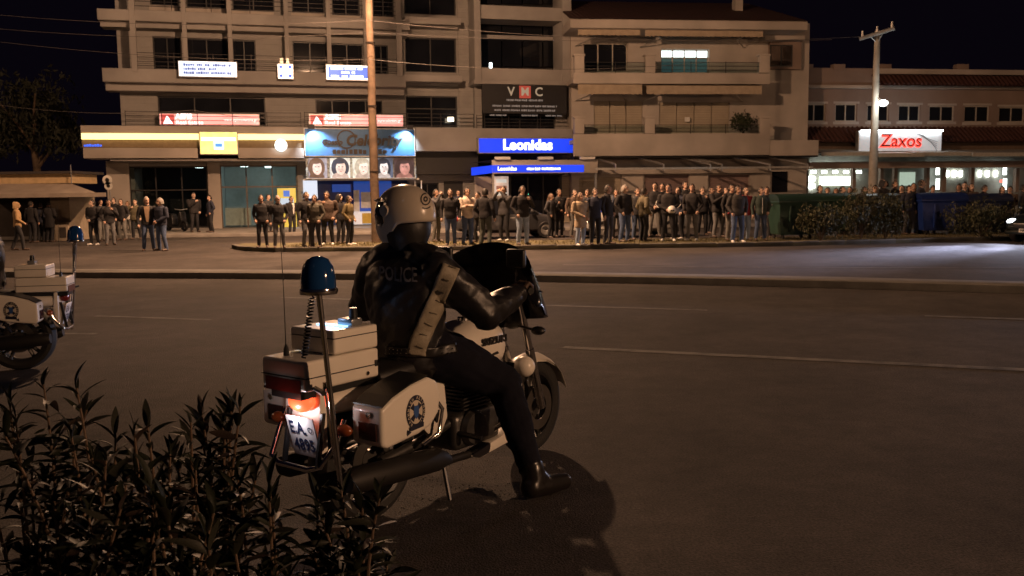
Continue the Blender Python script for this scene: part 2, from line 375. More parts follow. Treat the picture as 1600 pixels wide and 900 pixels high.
for px, w in ((206,9),(287,7),(358,7),(447,7),(513,7),(571,7),(623,9)):
    yb = 112+(px-206)*.018
    a, b, c, d = FA.rect(px-w/2, -60, px+w/2, yb, BO+.03); mb = MB(); mb.box(a, b, -BO-.03, -BO+.20, c, d); mb.build('column', M['plaster'], A, bevel=.01, segs=1)
for r in ((233,9,277,22),(290,13,352,24),(362,18,428,28),(455,21,507,30),(518,25,562,31),(582,26,615,33)):
    FA.part('sill_panel', M['plaster2'], A, [r], .10, .098)
# glazed bay on the right end of the block
BY = 1.5
bx0, bx1, _, _ = FA.rect(742, 0, 892, 10, BY)
for r in ((741,-60,751,131),(879,-60,893,131)):
    FA.part('column', M['plaster'], A, [r], BY+.05, 1.7, .012)
for r in ((752,10,879,31),(752,108,879,126)):
    FA.part('parapet', M['plaster'], A, [r], BY-.05, .16, .012)
FA.part('slab', M['plaster'], A, [(741,126,893,132)], BY+.02, BY+.3, .012)
FA.part('slab', M['plaster'], A, [(752,26,879,31)], BY-.20, BY)
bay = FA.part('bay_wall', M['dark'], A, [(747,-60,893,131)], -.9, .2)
for i in range(4):
    xa = 753+i*32
    FA.part('bay_glazing', M['darkglass'], A, [(xa,34,xa+30,104)], -.6, .04)
    FA.part('bay_glazing', M['darkglass'], A, [(xa,-50,xa+30,6)], -.6, .04)
FA.part('bay_side', M['clad'], A, [(716,-60,742,202)], .12, .119); FA.part('bay_front', M['clad'], A, [(742,131,753,202),(868,178,893,202)], .5, .9)
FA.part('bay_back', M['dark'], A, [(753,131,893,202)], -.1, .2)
window(FA, A, (757,179,868,202), .42, 4, rec=.1)
rail(FA, A, (745,180,893,201), 1.0, 4)
FA.part('lamp', emit('white_lamp', (.9,1,1), 4), A, [(765,98,769,107)], .3, .1)
FA.part('lamp', emit('porch_lamp', (1,.85,.6), 5), A, [(700,183,709,190)], .25, .1)
# ground floor fascia bands
FO = 2.1
bk = FA.part('fascia', M['plaster2'], A, [(126,197,475,208.5)], FO, FO-.01, .01)
FA.part('fascia_band', mat('fascia_brown', (.20,.14,.09), .8), bk, [(128,218.2,475,231)], FO-.15, FO-.2)  # darker brown band, set back below the yellow strip
FA.part('fascia_box', M['plaster2'], bk, [(130,231.2,309,247),(372,231.2,475,247)], FO+.02, FO-.1, .01)
FA.part('light_strip', emit('yellow_strip', (1,.72,.25), 2.6), bk, [(127,209,475,218)], FO+.01, .25)
FA.part('fascia_lettering', emit('blue_script', (.05,.15,1), 1.2), bk, [(131+i*4.1,226.2-(i%3)*.5,134.2+i*4.1,228.8) for i in range(7)], FO-.12, .04)
FA.part('fascia', M['plaster'], A, [(650,200.5,895,236)], FO, FO-.01, .01)
FA.part('shop_header', M['frame'], A, [(650,237,747,272)], 1.2, 1.19)
FA.part('soffit', M['plaster'], A, [(172,248,640,251)], FO-.2, FO-.21)
FA.part('pier', M['plaster2'], A, [(168,251,203,358)], .25, .24, .01); FA.part('pier', M['plaster2'], A, [(326,251,345,358)], .25, .24, .01)
for k, r in enumerate(((652,286,686,352),)): window(FA, A, r, 0, 2)
d = FA.part('door', M['frame'], A, [(694,283,724,357)], -.12, .06); FA.part('door_handle', M['alu'], d, [(719,322,721,328)], -.09, .04)
# bank glazing
BT = emit('bank_interior_glow', (.44,.50,.46), .12, base=(.25,.28,.27), var=.35, scale=.7)  # room light put into the interior walls as a faint uneven glow
window(FA, A, (203,260,325,357), 0, 3, transom=.62, pm=M['clear'], m=M['frame'], name='shop_window')
window(FA, A, (345,258,466,357), 0, 3, transom=.66, pm=M['clear'], m=mat('bronze_frame', (.16,.12,.09), .4, .3), name='shop_window')
def room(r, depth, m, mf=None, lights=(), lm=None):
    x0, x1, z0, z1 = FA.rect(*r, 0); z0 = .0
    o = MB().box(x0, x1, depth, depth+.1, z0, z1+.2).build('interior_wall', m, A)
    MB().box(x0-.1, x0-.02, .36, depth, z0, z1+.2).box(x1+.02, x1+.1, .36, depth, z0, z1+.2).build('interior_side', m, A)
    MB().box(x0, x1, .36, depth, z1+.05, z1+.15).build('interior_ceiling', mf or M['plaster'], A)
    for (u, v) in lights: MB().box(x0+(x1-x0)*u-.18, x0+(x1-x0)*u+.18, depth*v-.18, depth*v+.18, z1-.02, z1+.04).build('ceiling_lamp', lm, A)
LW = emit('cool_lamp', (.85,1,.97), 7)
room((204,260,325,357), 3.2, M['dark'], lights=((.87,.5),), lm=LW); room((345,258,466,357), 4.5, BT, lights=((.3,.4),(.62,.3),(.62,.75)), lm=LW)
FA.part('counter', M['white'], A, [(352,325,392,352),(404,327,425,352)], -1.2, .5)
# salon front
NAVY = mat('navy_panel', (.015,.04,.16), .35)
x0s, x1s, z0s, z1s = FA.rect(478, 281, 642, 357, 0)
MB().box(x0s, x1s, 1.2, 1.3, 0, z1s).build('salon_back', NAVY, A)
FA.part('salon_panel', emit('lit_white_panel', (.75,.85,1), .9, base=(.7,.7,.7)), A, [(474,281,496,310)], .1, .1)
FA.part('salon_panel', emit('lit_blue_panel', (.03,.12,.6), .35), A, [(519,288,548,300),(553,283,612,330)], -.9, .06)
FA.part('salon_notice', M['white'], A, [(553,297,562,345),(564,300,582,325)], -.8, .05)
FA.part('salon_counter', emit('lit_counter', (.8,.9,1), .35, base=(.6,.6,.6)), A, [(553,330,640,350)], -.5, .3)
FA.part('salon_counter', mat('yellow_counter', (.55,.42,.08), .5), A, [(566,333,584,349),(592,338,600,352)], -.4, .08)
pf = FA.part('pergola', M['white'], A, [(474,279,655,281.5)], 1.6, .1); FA.part('pergola_post', M['white'], pf, [(648,281.6,650,318),(658,281.6,659.5,318)], 1.6, .06)
FA.part('wall_return', M['plaster'], A, [(640,281,652,357)], .01, .2)
# ------------------------------------------------------------ balconied house on the right
FB = Fac(1050, 48.3, 0.12)
B = FB.root('balcony_house', 'beige house with deep balconies and awnings right of the glazed bay', 'building')
hx0 = FB.L(893, 200)[0]; hx1 = FB.L(1203, 200)[0]
holes = [FB.rect(*r, 0) for r in ((912,67,981,112),(1033,77,1108,114),(928,158,1004,208),(1030,160,1140,208))]
zr = FB.L(1050, 34)[1]
gh = [FB.rect(*r, 0) for r in ((905,277,970,350),(1007,273,1076,350),(1108,273,1170,350),(1206,268,1232,300))]
wall_holes(hx0, FB.L(1262, 200)[0], 0, zr, holes+gh, 0, .35).build('wall', M['plaster2'], B)
MB().box(hx0, FB.L(1262,200)[0], 7, 7.3, 0, zr).box(hx0, hx0+.3, .351, 6.99, 0, zr).build('rear_wall', M['plaster2'], B)
for z in (3.9, 6.8): MB().box(hx0+.31, hx1+2, .36, 6.9, z, z+.2).build('floor_slab', M['plaster2'], B)
window(FB, B, (912,67,981,112), 0, 3, m=M['framel'])
LT = emit('lit_pane', (.80,1.0,1.0), 3.0); TL = emit('teal_pane', (.10,.22,.22), .22)
window(FB, B, (1033,77,1108,114), 0, 4, m=M['framel'], pm=[TL, LT], transom=.66)
for r in ((928,158,1004,208),(1030,160,1140,208)):
    a, b, c, d = FB.rect(*r, 0); n = 3 if b-a < 3 else 4
    for i in range(n): MB().box(a+(b-a)*i/n+.02, a+(b-a)*(i+1)/n-.02, .10, .15, c, d).build('shutter', M['shutter'], B)
for r, mm in (((905,277,970,350),M['shutter']),((1007,273,1076,350),M['shutter2']),((1108,273,1170,350),M['shutter2']),((1206,268,1232,300),M['darkglass'])):
    FB.part('roller_shutter', mm, B, [r], -.12, .08)
HO = 1.9
def bal2(ys, posts, yb):
    o = FB.part('balcony', M['plaster2'], B, [(896,yb,1203,yb+17 if yb < 150 else 243)], HO, .18, .015)
    a, b, c, d = FB.rect(896, yb, 1203, yb+16, HO)
    MB().box(a+.01, b-.01, -HO+.181, -.003, c+.05, c+.25).build('slab', M['plaster2'], o)
    for p in posts:
        w = FB.part('post', M['plaster2'], o, [(p-8,ys+2,p+7,yb-.4)], HO+.02, .36, .01)
        FB.part('post_cap', M['plaster2'], w, [(p-9.5,ys,p+8.5,ys+3)], HO+.06, .44, .01)
    for q0, q1 in zip(posts[:-1], posts[1:]):
        r_ = rail(FB, B, (q0+8, ys+12, q1-8, yb), HO-.1, 3)
        FB.part('railing_panel', M['clear'], r_, [(q0+9, ys+14, q1-9, yb-1)], HO-.15, .01)
    return o
bal2(84, (906,1017,1196), 114); bal2(182, (906,1016,1196), 209)
FB.part('ground_fascia', M['plaster2'], B, [(1203.2,219,1279,243)], HO-.02, .3, .01)
def valance(r, parent, off):      # fabric fall with a scalloped lower edge
    a, b, c, d = FB.rect(*r, off); n = max(6, int((b-a)/.22)); P = []
    row0, row1 = [], []
    for i in range(n*4+1):
        u = a+(b-a)*i/(n*4); row0.append((u, -off, d)); row1.append((u, -off-.04, c+.05*abs(math.sin(math.pi*i/4))))
    mb = MB(); mb.grid([row0, row1]); mb.grid([[(p[0], p[1]+.012, p[2]) for p in row1], [(p[0], p[1]+.012, p[2]) for p in row0]]); return mb.build('awning', M['awning'], parent)
for r in ((903,43,1000,56),(1008,46,1192,58),(903,132,1003,148),(1010,134,1190,148)):
    v = valance(r, B, HO+.05)
    a, b, c, d = FB.rect(*r, HO+.05)
    MB().add([(a,-HO-.05,d-.02),(b,-HO-.05,d-.02),(b,-.1,d+.45),(a,-.1,d+.45)], [(0,1,2,3)]).build('awning_cloth', M['awning'], v)
    for sx in (a+.25, b-.25):
        MB().tube([(sx,-.05,d-.6),(sx+(.8 if sx < (a+b)/2 else -.8),-HO*.6,d-.35),(sx+(.2 if sx < (a+b)/2 else -.2),-HO,d-.05)], .03, 6).build('awning_arm', M['alu'], v)
# roof
ex0, ex1, ez0, ez1 = FB.rect(891, 31, 1262, 45, HO+.5)
MB().box(ex0, ex1, -HO-.5, .0, ez0, ez1).build('eave', M['plaster2'], B, bevel=.02)
rf = MB().add([(ex0,-HO-.55,ez1+.01),(ex1,-HO-.55,ez1+.01),(ex1-.5,4.5,ez1+2.3),(ex0+.2,4.5,ez1+2.3)], [(0,1,2,3)]).add([(ex0,-HO-.55,ez1-.03),(ex1,-HO-.55,ez1-.03),(ex1-.5,4.5,ez1+2.2),(ex0+.2,4.5,ez1+2.2)], [(3,2,1,0)]).build('roof', M['tiles'], B)
a, b, c, d = FB.rect(1162, -12, 1174, 22, 0)
MB().box(a, b, 1.2, 1.7, ez1+.5, d+.3).box(a-.08, b+.08, 1.12, 1.78, d+.3, d+.4).build('chimney', M['plaster2'], rf)
wg = FB.part('side_wing', M['plaster3'], B, [(1203.5,62,1252,108)], .3, .28); window(FB, B, (1203,70,1238,104), .3, 2, rec=-.03)
FB.part('wing_eave', M['plaster2'], wg, [(1196,47,1258,62)], .9, .9, .01)
# ground floor awning arms
for i, (xa, xb) in enumerate(((917,962),(985,1037),(1052,1110),(1068,1128),(1132,1203),(1190,1262))):
    a0, z0_ = FB.L(xa, 243, .4); a1, z1_ = FB.L(xb, 257, 3.0)
    MB().tube([(a0,-.4,z0_),(a1,-3.0,z1_)], .055, 6).tube([(a1,-3.0,z1_+.02),(a1,-3.0,z1_-.32)], .045, 6).build('awning_arm', M['alu'], B)
a0, z0_ = FB.L(930, 261.5, 3.0); a1, z1_ = FB.L(1270, 261, 3.0)
MB().box(a0, a1, -3.05, -2.97, z1_-.05, z1_+.05).build('awning_bar', M['alu'], B)
FB.part('shop_beam', M['plaster2'], B, [(940,264,1200,271)], .5, .49); FB.part('shop_pier', M['plaster2'], B, [(971,271.5,1005,350),(1077,271.5,1106,350),(1172,271.5,1203,350)], .15, .149)
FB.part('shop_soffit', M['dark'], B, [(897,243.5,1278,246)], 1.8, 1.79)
FB.part('notice', M['white'], B, [(1070,183,1078,190)], .12, .03)
# ------------------------------------------------------------ low restaurant building far right
FC = Fac(1400, 51.5, 0.16)
Cc = FC.root('restaurant_building', 'low ochre building with tiled eaves and a row of small windows', 'building')
cw = [(1206,161,1228,190),(1255,162,1290,190),(1305,162,1339,190),(1355,163,1389,190),(1404,164,1438,190),(1452,165,1491,190),(1507,165,1546,191),(1561,167,1601,191),(1616,168,1655,192)]
cx0 = FC.L(1200, 200)[0]; cx1 = FC.L(1760, 200)[0]; ztc = FC.L(1400, 118)[1]
zg = FC.L(1400, 240)[1]
wall_holes(cx0, cx1, zg, ztc, [FC.rect(*r, 0) for r in cw], 0, .3).build('wall', M['plaster3'], Cc)
for r in cw:
    w = window(FC, Cc, r, 0, 2, m=M['framel'], fw=.07, rec=.08)
    a, b, c, d = FC.rect(*r, 0); MB().box(a-.12, b+.12, -.03, -.001, c-.15, c).box(a-.12, b+.12, -.03, -.001, d, d+.12).build('surround', M['plaster2'], w)
a, b, c, d = FC.rect(1204, 106, 1372, 134, .2)
MB().box(a, b, -.2, -.002, c, d).build('parapet', M['plaster3'], Cc)
for px in (1262, 1312, 1384, 1505): FC.part('parapet_block', M['plaster3'], Cc, [(px-9,100,px+9,110)], .25, .4, .01)
a, b, c, d = FC.rect(1372, 109, 1760, 117, .6); MB().box(a, b, -.6, .3, c, d).build('cornice', M['plaster2'], Cc, bevel=.02)
def eave(r, off, name='tiled_eave'):
    a, b, c, d = FC.rect(*r, off); o = MB().add([(a,-off,c),(b,-off,c),(b,-.01,d+.25),(a,-.01,d+.25)], [(0,1,2,3)]).add([(a,-off,c-.05),(b,-off,c-.05),(b,-.01,d+.2),(a,-.01,d+.2)], [(3,2,1,0)]).build(name, M['tiles'], Cc)
    n = int((b-a)/.28); mb = MB()
    for i in range(n): mb.tube([(a+.14+.28*i,-off-.02,c+.02),(a+.14+.28*i,-.02,d+.27)], .07, 6)
    mb.build('tile_rows', M['tiles'], o)['kind'] = 'stuff'; return o
eave((1372,118,1760,133), .9); eave((1202,204,1760,220), 1.1)
a, b, c, d = FC.rect(1204, 134, 1760, 139, .3); MB().box(a, b, -.3, -.003, c, d).build('string_course', M['plaster2'], Cc, bevel=.01)
FC.part('lower_wall', mat('brown_wall', (.16,.11,.08), .8), Cc, [(1279,221,1760,239)], .4, .39)
# lit dining room with terrace roof
zc = FC.L(1400, 262)[1]; rx0 = FC.L(1262, 290)[0]; rx1 = FC.L(1700, 290)[0]
DR = mat('dining_wall', (.30,.30,.27), .8, var=.3, scale=1.2)
MB().box(rx0, rx1, 1.5, 1.6, 0, zg).build('dining_back_wall', DR, Cc)
MB().box(rx0-.2, rx0-.1, -.3, 1.49, 0, zg).build('dining_side', DR, Cc)
for i, (xa, xb, ya, yb) in enumerate(((1283,1372,238,250),(1360,1440,240,253),(1428,1520,238,251),(1515,1640,239,254))):
    a, _ = FC.L(xa, ya, 2.6); b, zz = FC.L(xb, ya, 2.6); _, z2 = FC.L(xb, yb+6, .2)
    mb = MB(); mb.add([(a,-2.6-.2*(i%2),zz),(b,-2.6-.2*(i%2),zz),(b,-.1,zz+.35),(a,-.1,zz+.35)], [(0,1,2,3)]); mb.box(a, b, -2.66-.2*(i%2), -2.6-.2*(i%2), zz-.18, zz+.02)
    mb.build('terrace_awning', mat('pale_awning', (.45,.43,.38), .85), Cc)
FC.part('terrace_beam', M['plaster3'], Cc, [(1265,252,1700,262)], 1.6, .3)
DL = emit('dining_light', (.95,1.0,.90), 16)
FC.part('lit_menu', emit('lit_menu', (.85,.92,.75), 2.6), Cc, [(1281,276,1331,290)], -1.3, .1); FC.part('lit_menu', emit('lit_menu_teal', (.6,.75,.6), .6), Cc, [(1407,269,1430,290)], -1.3, .1)
for px in (1272, 1289, 1306, 1323, 1343): FC.part('spot_lamp', DL, Cc, [(px-3,266.5,px+3,270.5)], -.9, .15)
for px in (1268,): FC.part('wall_lamp', DL, Cc, [(px-4,276,px+5,283),(px-4,287,px+5,294)], -1.35, .06)
for px in (1481, 1492, 1502, 1532, 1544, 1557): FC.part('wall_lamp', DL, Cc, [(px-1.6,267,px+1.6,276)], -1.36, .08)
for px in (1466, 1571): FC.part('lit_column', emit('lit_column', (.9,1,.95), 5), Cc, [(px-2,262,px+2,273),(px-2,279,px+2,296)], -1.0, .1)
for px in (1335, 1378, 1400, 1450, 1476, 1520, 1590): FC.part('dining_pier', M['plaster3'], Cc, [(px-2.5,262.5,px+2.5,300)], .1, .25)
FC.part('red_lamp', emit('red_lamp', (1,.15,.1), 2), Cc, [(1563,281,1567,285)], -1.0, .05)
# plants on the first-floor balcony
def leafy(n, c, rr, size, seed, mi=0):
    rnd = random.Random(seed); mb = MB()
    for i in range(n):
        d = Vector((rnd.gauss(0,1), rnd.gauss(0,1), rnd.gauss(0,1))).normalized()*(rnd.random()**.35)
        k = .75+.4*math.sin(d.x*5+seed)*math.cos(d.z*6+d.y*4)
        p = Vector((c[0]+d.x*rr[0]*k, c[1]+d.y*rr[1]*k, c[2]+d.z*rr[2]*k)); s = size*rnd.uniform(.5,1.2)
        e = Euler((rnd.uniform(0,6),rnd.uniform(0,6),rnd.uniform(0,6))).to_matrix()
        mb.add([p+e@Vector(v) for v in ((-s,0,0),(0,-s*.35,.1*s),(s,0,0),(0,s*.35,.1*s))], [(0,1,2,3)])
    return mb
LEAF2 = mat('dull_leaf', (.045,.055,.025), .6, var=.4, scale=3)
pa, pz = FB.L(1160, 207, 1.0); pp = FB.o+FB.e*pa+FB.n*1.0
t = thing('potted_shrub', 'dark leafy shrub on the first-floor balcony by the right post', 'shrub', (pp.x, pp.y, pz-.55))
MB().lathe([(.16,0),(.24,.32),(.26,.34),(.20,.34)], seg=14).build('pot', mat('terracotta', (.30,.12,.07), .8), t); MB().tube([(0,0,.3),(.03,0,.7),(0,.02,1.0)], [.03,.025,.015], 6).build('stem', M['wood'], t)
leafy(900, (0,0,1.1), (.85,.4,.62), .10, 4).build('crown', LEAF2, t)
# ============================================================ signs
def sign(F, name, label, r, off, thick, face_m, body_m=None, inset=1.0, support=None, group=None):
    o = thing(name, label, 'sign', F.o, F.t, group)
    a, b, c, d = F.rect(*r, off); MB().box(a, b, -off, -off+thick, c, d).build('box', body_m or M['alu'], o, bevel=.02, segs=1)
    i = .05*inset; MB().box(a+i, b-i, -off-.012, -off+.01, c+i, d-i).build('face', face_m, o)
    return o, (a, b, c, d, -off-.016)
def bars(parent, a, b, z, h, y, m, rnd, gap=.35, name='print'):     # lines of lettering too small to read
    mb = MB(); x = a
    while x < b-.03:
        w = min(rnd.uniform(.4, 1.0)*h*5, b-x)
        k = x
        while k < x+w-h*.3: q = rnd.uniform(.35, .75)*h; mb.box(k, min(k+q, x+w), y-.003, y+.002, z-h*rnd.uniform(.35,.5), z+h*rnd.uniform(.3,.5)); k += q+h*.18
        x += w+h*gap*2
    return mb.build(name, m, parent)
rnd = random.Random(5)
EW = emit('sign_white', (.88,.95,1.0), 2.4); EB = emit('sign_blue', (.10,.20,.75), 1.3, var=.3, scale=1.2); PB = emit('print_blue', (.12,.18,.50), .6)
for r, lab, white in (((278,95,371,121),'wide white and blue lit sign left of the lit cross, hung on columns',1),((509,101,580,126),'blue lit sign with white print beside the wooden pole',0)):
    o, (a, b, c, d, y) = sign(FA, 'lit_sign', lab, r, BO+.35, .3, EW)
    MB().box(a+.13, b-.13, y-.008, y+.001, c+.12, d-.12).build('panel', emit('panel_pale', (.70,.78,1.0), 1.5, var=.3) if white else EB, o)
    h = d-c
    for k, fz in enumerate((.74, .50, .26)): bars(o, a+.25+(.5 if k == 1 and not white else 0), b-.3-(.5 if k == 1 else 0), c+h*fz, h*.17, y-.012, PB if white else EW, rnd)
o, (a, b, c, d, y) = sign(FA, 'cross_sign', 'small square lit sign with a white cross on blue', (433,99,459,124), BO+.35, .25, EW)
MB().box(a+.1, b-.1, y-.006, y, c+.1, d-.1).build('panel', emit('cross_blue', (.03,.10,.75), 1.3), o)
MB().box((a+b)/2-.14, (a+b)/2+.14, y-.016, y-.007, c+.1, d-.1).box(a+.1, b-.1, y-.0155, y-.0075, (c+d)/2-.14, (c+d)/2+.14).build('cross', EW, o)
bars(o, (a+b)/2, b-.12, (c+d)/2+.03, .05, y-.019, emit('print_red', (.8,.1,.1), .6), rnd)
MB().box(a+.15, a+.3, y+.05, y+.2, d, d+.25).box(b-.35, b-.2, y+.05, y+.2, d, d+.25).build('bracket', M['alu'], o)
RED = emit('sign_red', (1.0,.36,.30), 1.5, var=.25, scale=.8); ELW = emit('letter_white', (1,.88,.82), 2.2)
for r, lab in (((248,177,406,197),'long red lit sign with white triangle above the yellow strip'),((482,178,631,198),'red lit sign with white triangle above the salon board')):
    o, (a, b, c, d, y) = sign(FA, 'estate_sign', lab, r, .75 if r[0] < 300 else .75, .3, RED)
    h = d-c; MB().box(a+.1, a+h*1.15, y-.004, y+.001, c+.07, d-.07).build('logo_square', emit('logo_red', (.75,.10,.08), .9), o)
    MB().prism([(a+.2, c+.1), (a+h*1.05, c+.1), (a+h*.62, d-.12)], y-.012, y-.005, 'y').build('logo_triangle', ELW, o)
    text('ASPIS', h*.52, ELW, o, (a+h*1.25, y-.006, c+h*.72), bold=.02, align='LEFT'); text('Real Estate', h*.46, ELW, o, (a+h*1.25, y-.006, c+h*.26), align='LEFT')
    text('www.aspisrealestate.gr', h*.27, ELW, o, (b-.15, y-.006, c+h*.48), align='RIGHT')
o, (a, b, c, d, y) = sign(FA, 'bank_sign', 'square yellow lit sign with a small blue mark on the fascia', (311,205,372,242), FO+.3, .4, emit('sign_yellow', (1.0,.70,.18), 1.9, var=.2))
MB().box(a+.1, b-.1, y-.006, y, d-.45, d-.28).build('band', emit('pale_yellow', (1,.9,.55), 2.4), o)
MB().box((a+b)/2-.22, (a+b)/2+.22, y-.006, y, c+.25, c+.65).build('mark', emit('pale_blue', (.55,.75,1), 1.6), o); MB().box((a+b)/2-.15, (a+b)/2+.15, y-.011, y-.007, c+.38, c+.52).build('mark_wave', emit('mark_blue', (.1,.35,.9), 1), o)
t = thing('globe_lamp', 'round white globe lamp on the fascia right of the yellow sign', 'lamp', FA.o, FA.t)
u, z = FA.L(439, 227, FO+.2); MB().ell((u,-FO-.2,z), (.29,.2,.29), 20, 12).build('globe', emit('globe_white', (1,.97,.9), 3.2), t); MB().cyl((u,-FO+.02,z), (u,-FO-.1,z), .2, 14).build('bracket', M['frame'], t)
# salon board, washed by two spot lamps
SB = mat('salon_blue', (.06,.20,.46), .45, var=.08)
o, (a, b, c, d, y) = sign(FA, 'salon_board', 'blue salon board with ornate dark letters, washed by two spot lamps', (475,200,649,245), FO+.05, .25, SB, M['white'])
DKL = mat('bronze_letters', (.035,.028,.022), .4, .4)
text('Celebrity', .72, DKL, o, ((a+b)/2+.62, y-.05, d-.62), bold=.025, ext=.03, shear=.2); text('Gossip', .36, DKL, o, (a+1.32, y-.05, d-.70), bold=.012, ext=.02, shear=.2)
MB().lathe([(.40,-.02),(.46,-.02),(.46,.02),(.40,.02)], (a+2.02, y-.04, d-.55), 'y', 24, closed=True).build('flourish', DKL, o)
bars(o, a+1.35, b-1.35, c+.24, .27, y-.03, DKL, random.Random(3), .12)
for sx in (a+.35, b-.35):
    k = MB().box(sx-.14, sx+.14, y-.75, y-.5, d-.12, d+.10).tube([(sx,y-.5,d),(sx,y+.1,d+.1)], .025, 6).build('spot_lamp', M['black'], o)
    MB().box(sx-.1, sx+.1, y-.5, y-.48, d-.12, d-.02).build('lens', emit('spot_lens', (.8,.92,1), 6), k)
    ld = bpy.data.lights.new('spot_lamp_light', 'SPOT'); ld.energy = 420; ld.color = (.72,.86,1); ld.spot_size = R(110); ld.spot_blend = .8; ld.shadow_soft_size = .06
    lo = bpy.data.objects.new('spot_lamp_light', ld); COL.objects.link(lo); lo.parent = k; lo.location = (sx, y-.46, d-.14); lo.rotation_euler = Vector((.25 if sx < (a+b)/2 else -.25, .55, -.8)).to_track_quat('-Z', 'Y').to_euler()
# row of portrait posters
def pm(n, c, s=.55): return emit('poster_'+n, c, s, var=.55, scale=4.5)
posters = [((482,247,511,278),'poster with a smiling face framed by long brown hair, left end of the row',(.38,.38,.46),(.80,.62,.56),(.16,.09,.06)),
 ((516,247,547,278),'poster with a dark bob and a face turned aside, next to the leftmost poster',(.80,.86,.84),(.85,.72,.66),(.03,.05,.09)),
 ((551,247,579,278),'pale poster with light blonde fringe left of the wooden pole',(.85,.92,.85),(.88,.80,.74),(.62,.62,.52)),
 ((588,247,614,278),'poster with straight black hair right of the wooden pole',(.10,.13,.20),(.85,.80,.78),(.02,.03,.05)),
 ((616,247,647,278),'dim reddish poster with dark hair at the right end',(.07,.04,.04),(.50,.24,.20),(.05,.025,.025))]
for k, (r, lab, bgc, sk, hr) in enumerate(posters):
    o = tag(thing('poster', '', '', FA.o, FA.t), lab, 'poster', 'portrait posters under the salon board'); off = FO-.05
    a, b, c, d = FA.rect(*r, off); w, h = b-a, d-c; y = -off; cx = (a+b)/2+(.06*(k % 3-1))
    MB().box(a, b, y, y+.08, c, d).build('board', pm('ground', bgc, .6), o)
    def disc(nm, m, x, z, rx, rz, yy, cut=-1): MB().prism([(x+rx*math.cos(i*math.pi/14), max(z+rz*math.sin(i*math.pi/14), c+.01)) for i in range(28)], yy, yy+.004, 'y').build(nm, m, o)
    disc('hair', pm('hair', hr, .5), cx, c+h*.52, w*.45, h*.50, y-.006); disc('shoulders', pm('shoulders', tuple(v*.7 for v in sk) if k != 0 else hr, .5), cx, c+.02, w*.42, h*.27, y-.009)
    disc('face', pm('face', sk, .7), cx+.03, c+h*.50, w*.25, h*.35, y-.014)
    for e in (-1, 1): disc('eye', pm('eye', (.05,.03,.03), .2), cx+.03+e*w*.085, c+h*.56, w*.05, h*.018, y-.018)
    disc('mouth', pm('lips', (.60,.25,.22), .5), cx+.03, c+h*.33, w*.06, h*.022, y-.018)
    disc('fringe', pm('fringe', hr, .5), cx-.04, c+h*.83, w*.32, h*.12, y-.019)
FA.part('poster_ledge', M['white'], A, [(478,278.2,650,279)], FO+.02, .2)
FA.part('poster_backing', mat('mosaic_backing', (.35,.38,.36), .6, var=.8, scale=9), A, [(478,246,650,278)], FO-.15, .1)
o, (a, b, c, d, y) = sign(FA, 'clinic_board', 'black board with three large letters, the middle one on red', (753,131,886,178), 1.42, .12, M['black'], M['black'])
GL = emit('gold_letter', (.55,.45,.32), .42); h = d-c; xm = (a+b)/2
text('V', .62, GL, o, (xm-.75, y-.01, d-.42), bold=.012); text('C', .62, GL, o, (xm+.75, y-.01, d-.42), bold=.012)
MB().box(xm-.31, xm+.31, y-.008, y, d-.74, d-.1).build('red_square', emit('red_square', (.55,.09,.06), .5), o); text('M', .58, GL, o, (xm, y-.013, d-.42), bold=.012)
PG = emit('grey_print', (.40,.36,.33), .3)
for k, (w_, zz) in enumerate(((1.0,.62),(1.75,.92),(1.65,1.14))): bars(o, xm-w_, xm+w_, d-zz-.22, .11, y-.004, PG, rnd, .2)
for q in (-1.9, -.2, 1.1): bars(o, xm+q, xm+q+.9, d-1.62, .09, y-.004, PG, rnd, .2)
BL = emit('royal_blue', (.015,.06,.95), 1.0, var=.12, scale=.8); LW2 = emit('letter_bright', (.92,.95,1), 2.2)
o, (a, b, c, d, y) = sign(FA, 'chocolate_sign', 'large blue lit sign with white lettering on the beige fascia', (747,215,900,240), FO+.35, .35, BL)
text('Leonidas', (d-c)*.88, LW2, o, ((a+b)/2, y-.004, (c+d)/2+.02), bold=.032, spacing=1.04)
t = thing('shop_canopy', 'canopy with a narrow blue lit strip under the large blue sign', 'canopy', FA.o, FA.t); off = FO+2.2
a, b, c, d = FA.rect(769, 258, 912, 269, off); a2, z2 = FA.L(741, 264, FO+.2); w_ = FA.L(934, 262, off)[0]
MB().box(a, w_, -off, -off+.08, c-.05, d+.25).build('front_board', M['plaster2'], t); fs = MB().box(a, b, -off-.03, -off-.003, c, d).build('lit_strip', BL, t)
text('Leonidas', (d-c)*.75, LW2, fs, (a+.75, -off-.035, (c+d)/2), bold=.008, spacing=1.05); bars(fs, a+1.75, a+3.5, (c+d)/2-.01, (d-c)*.4, -off-.035, LW2, random.Random(4), .12)
ys = -FO-.2; sdp = MB(); sdp.add([(a2-.15,ys,c-.1),(a-.01,-off,c-.03),(a-.01,-off,d),(a2-.15,ys,d-.05)], [(0,1,2,3)]); sdp.build('side_strip', BL, t)
MB().add([(a2-.15,ys,d+.2),(a,-off+.08,d+.26),(w_,-off+.08,d+.26),(w_,ys,d+.2)], [(0,1,2,3)]).build('roof', M['dark'], t)
for q in (.02, .42, .82): MB().box(a+(w_-a)*q, a+(w_-a)*q+.75, -off-.25, -off-.05, d+.27, d+.40).build('tube_lamp', M['white'], t)
MB().box(a+.02, a+.12, -off+.09, -off+.19, 0.1, c-.06).box(w_-.12, w_-.02, -off+.09, -off+.19, 0.1, c-.06).build('post', M['alu'], t)
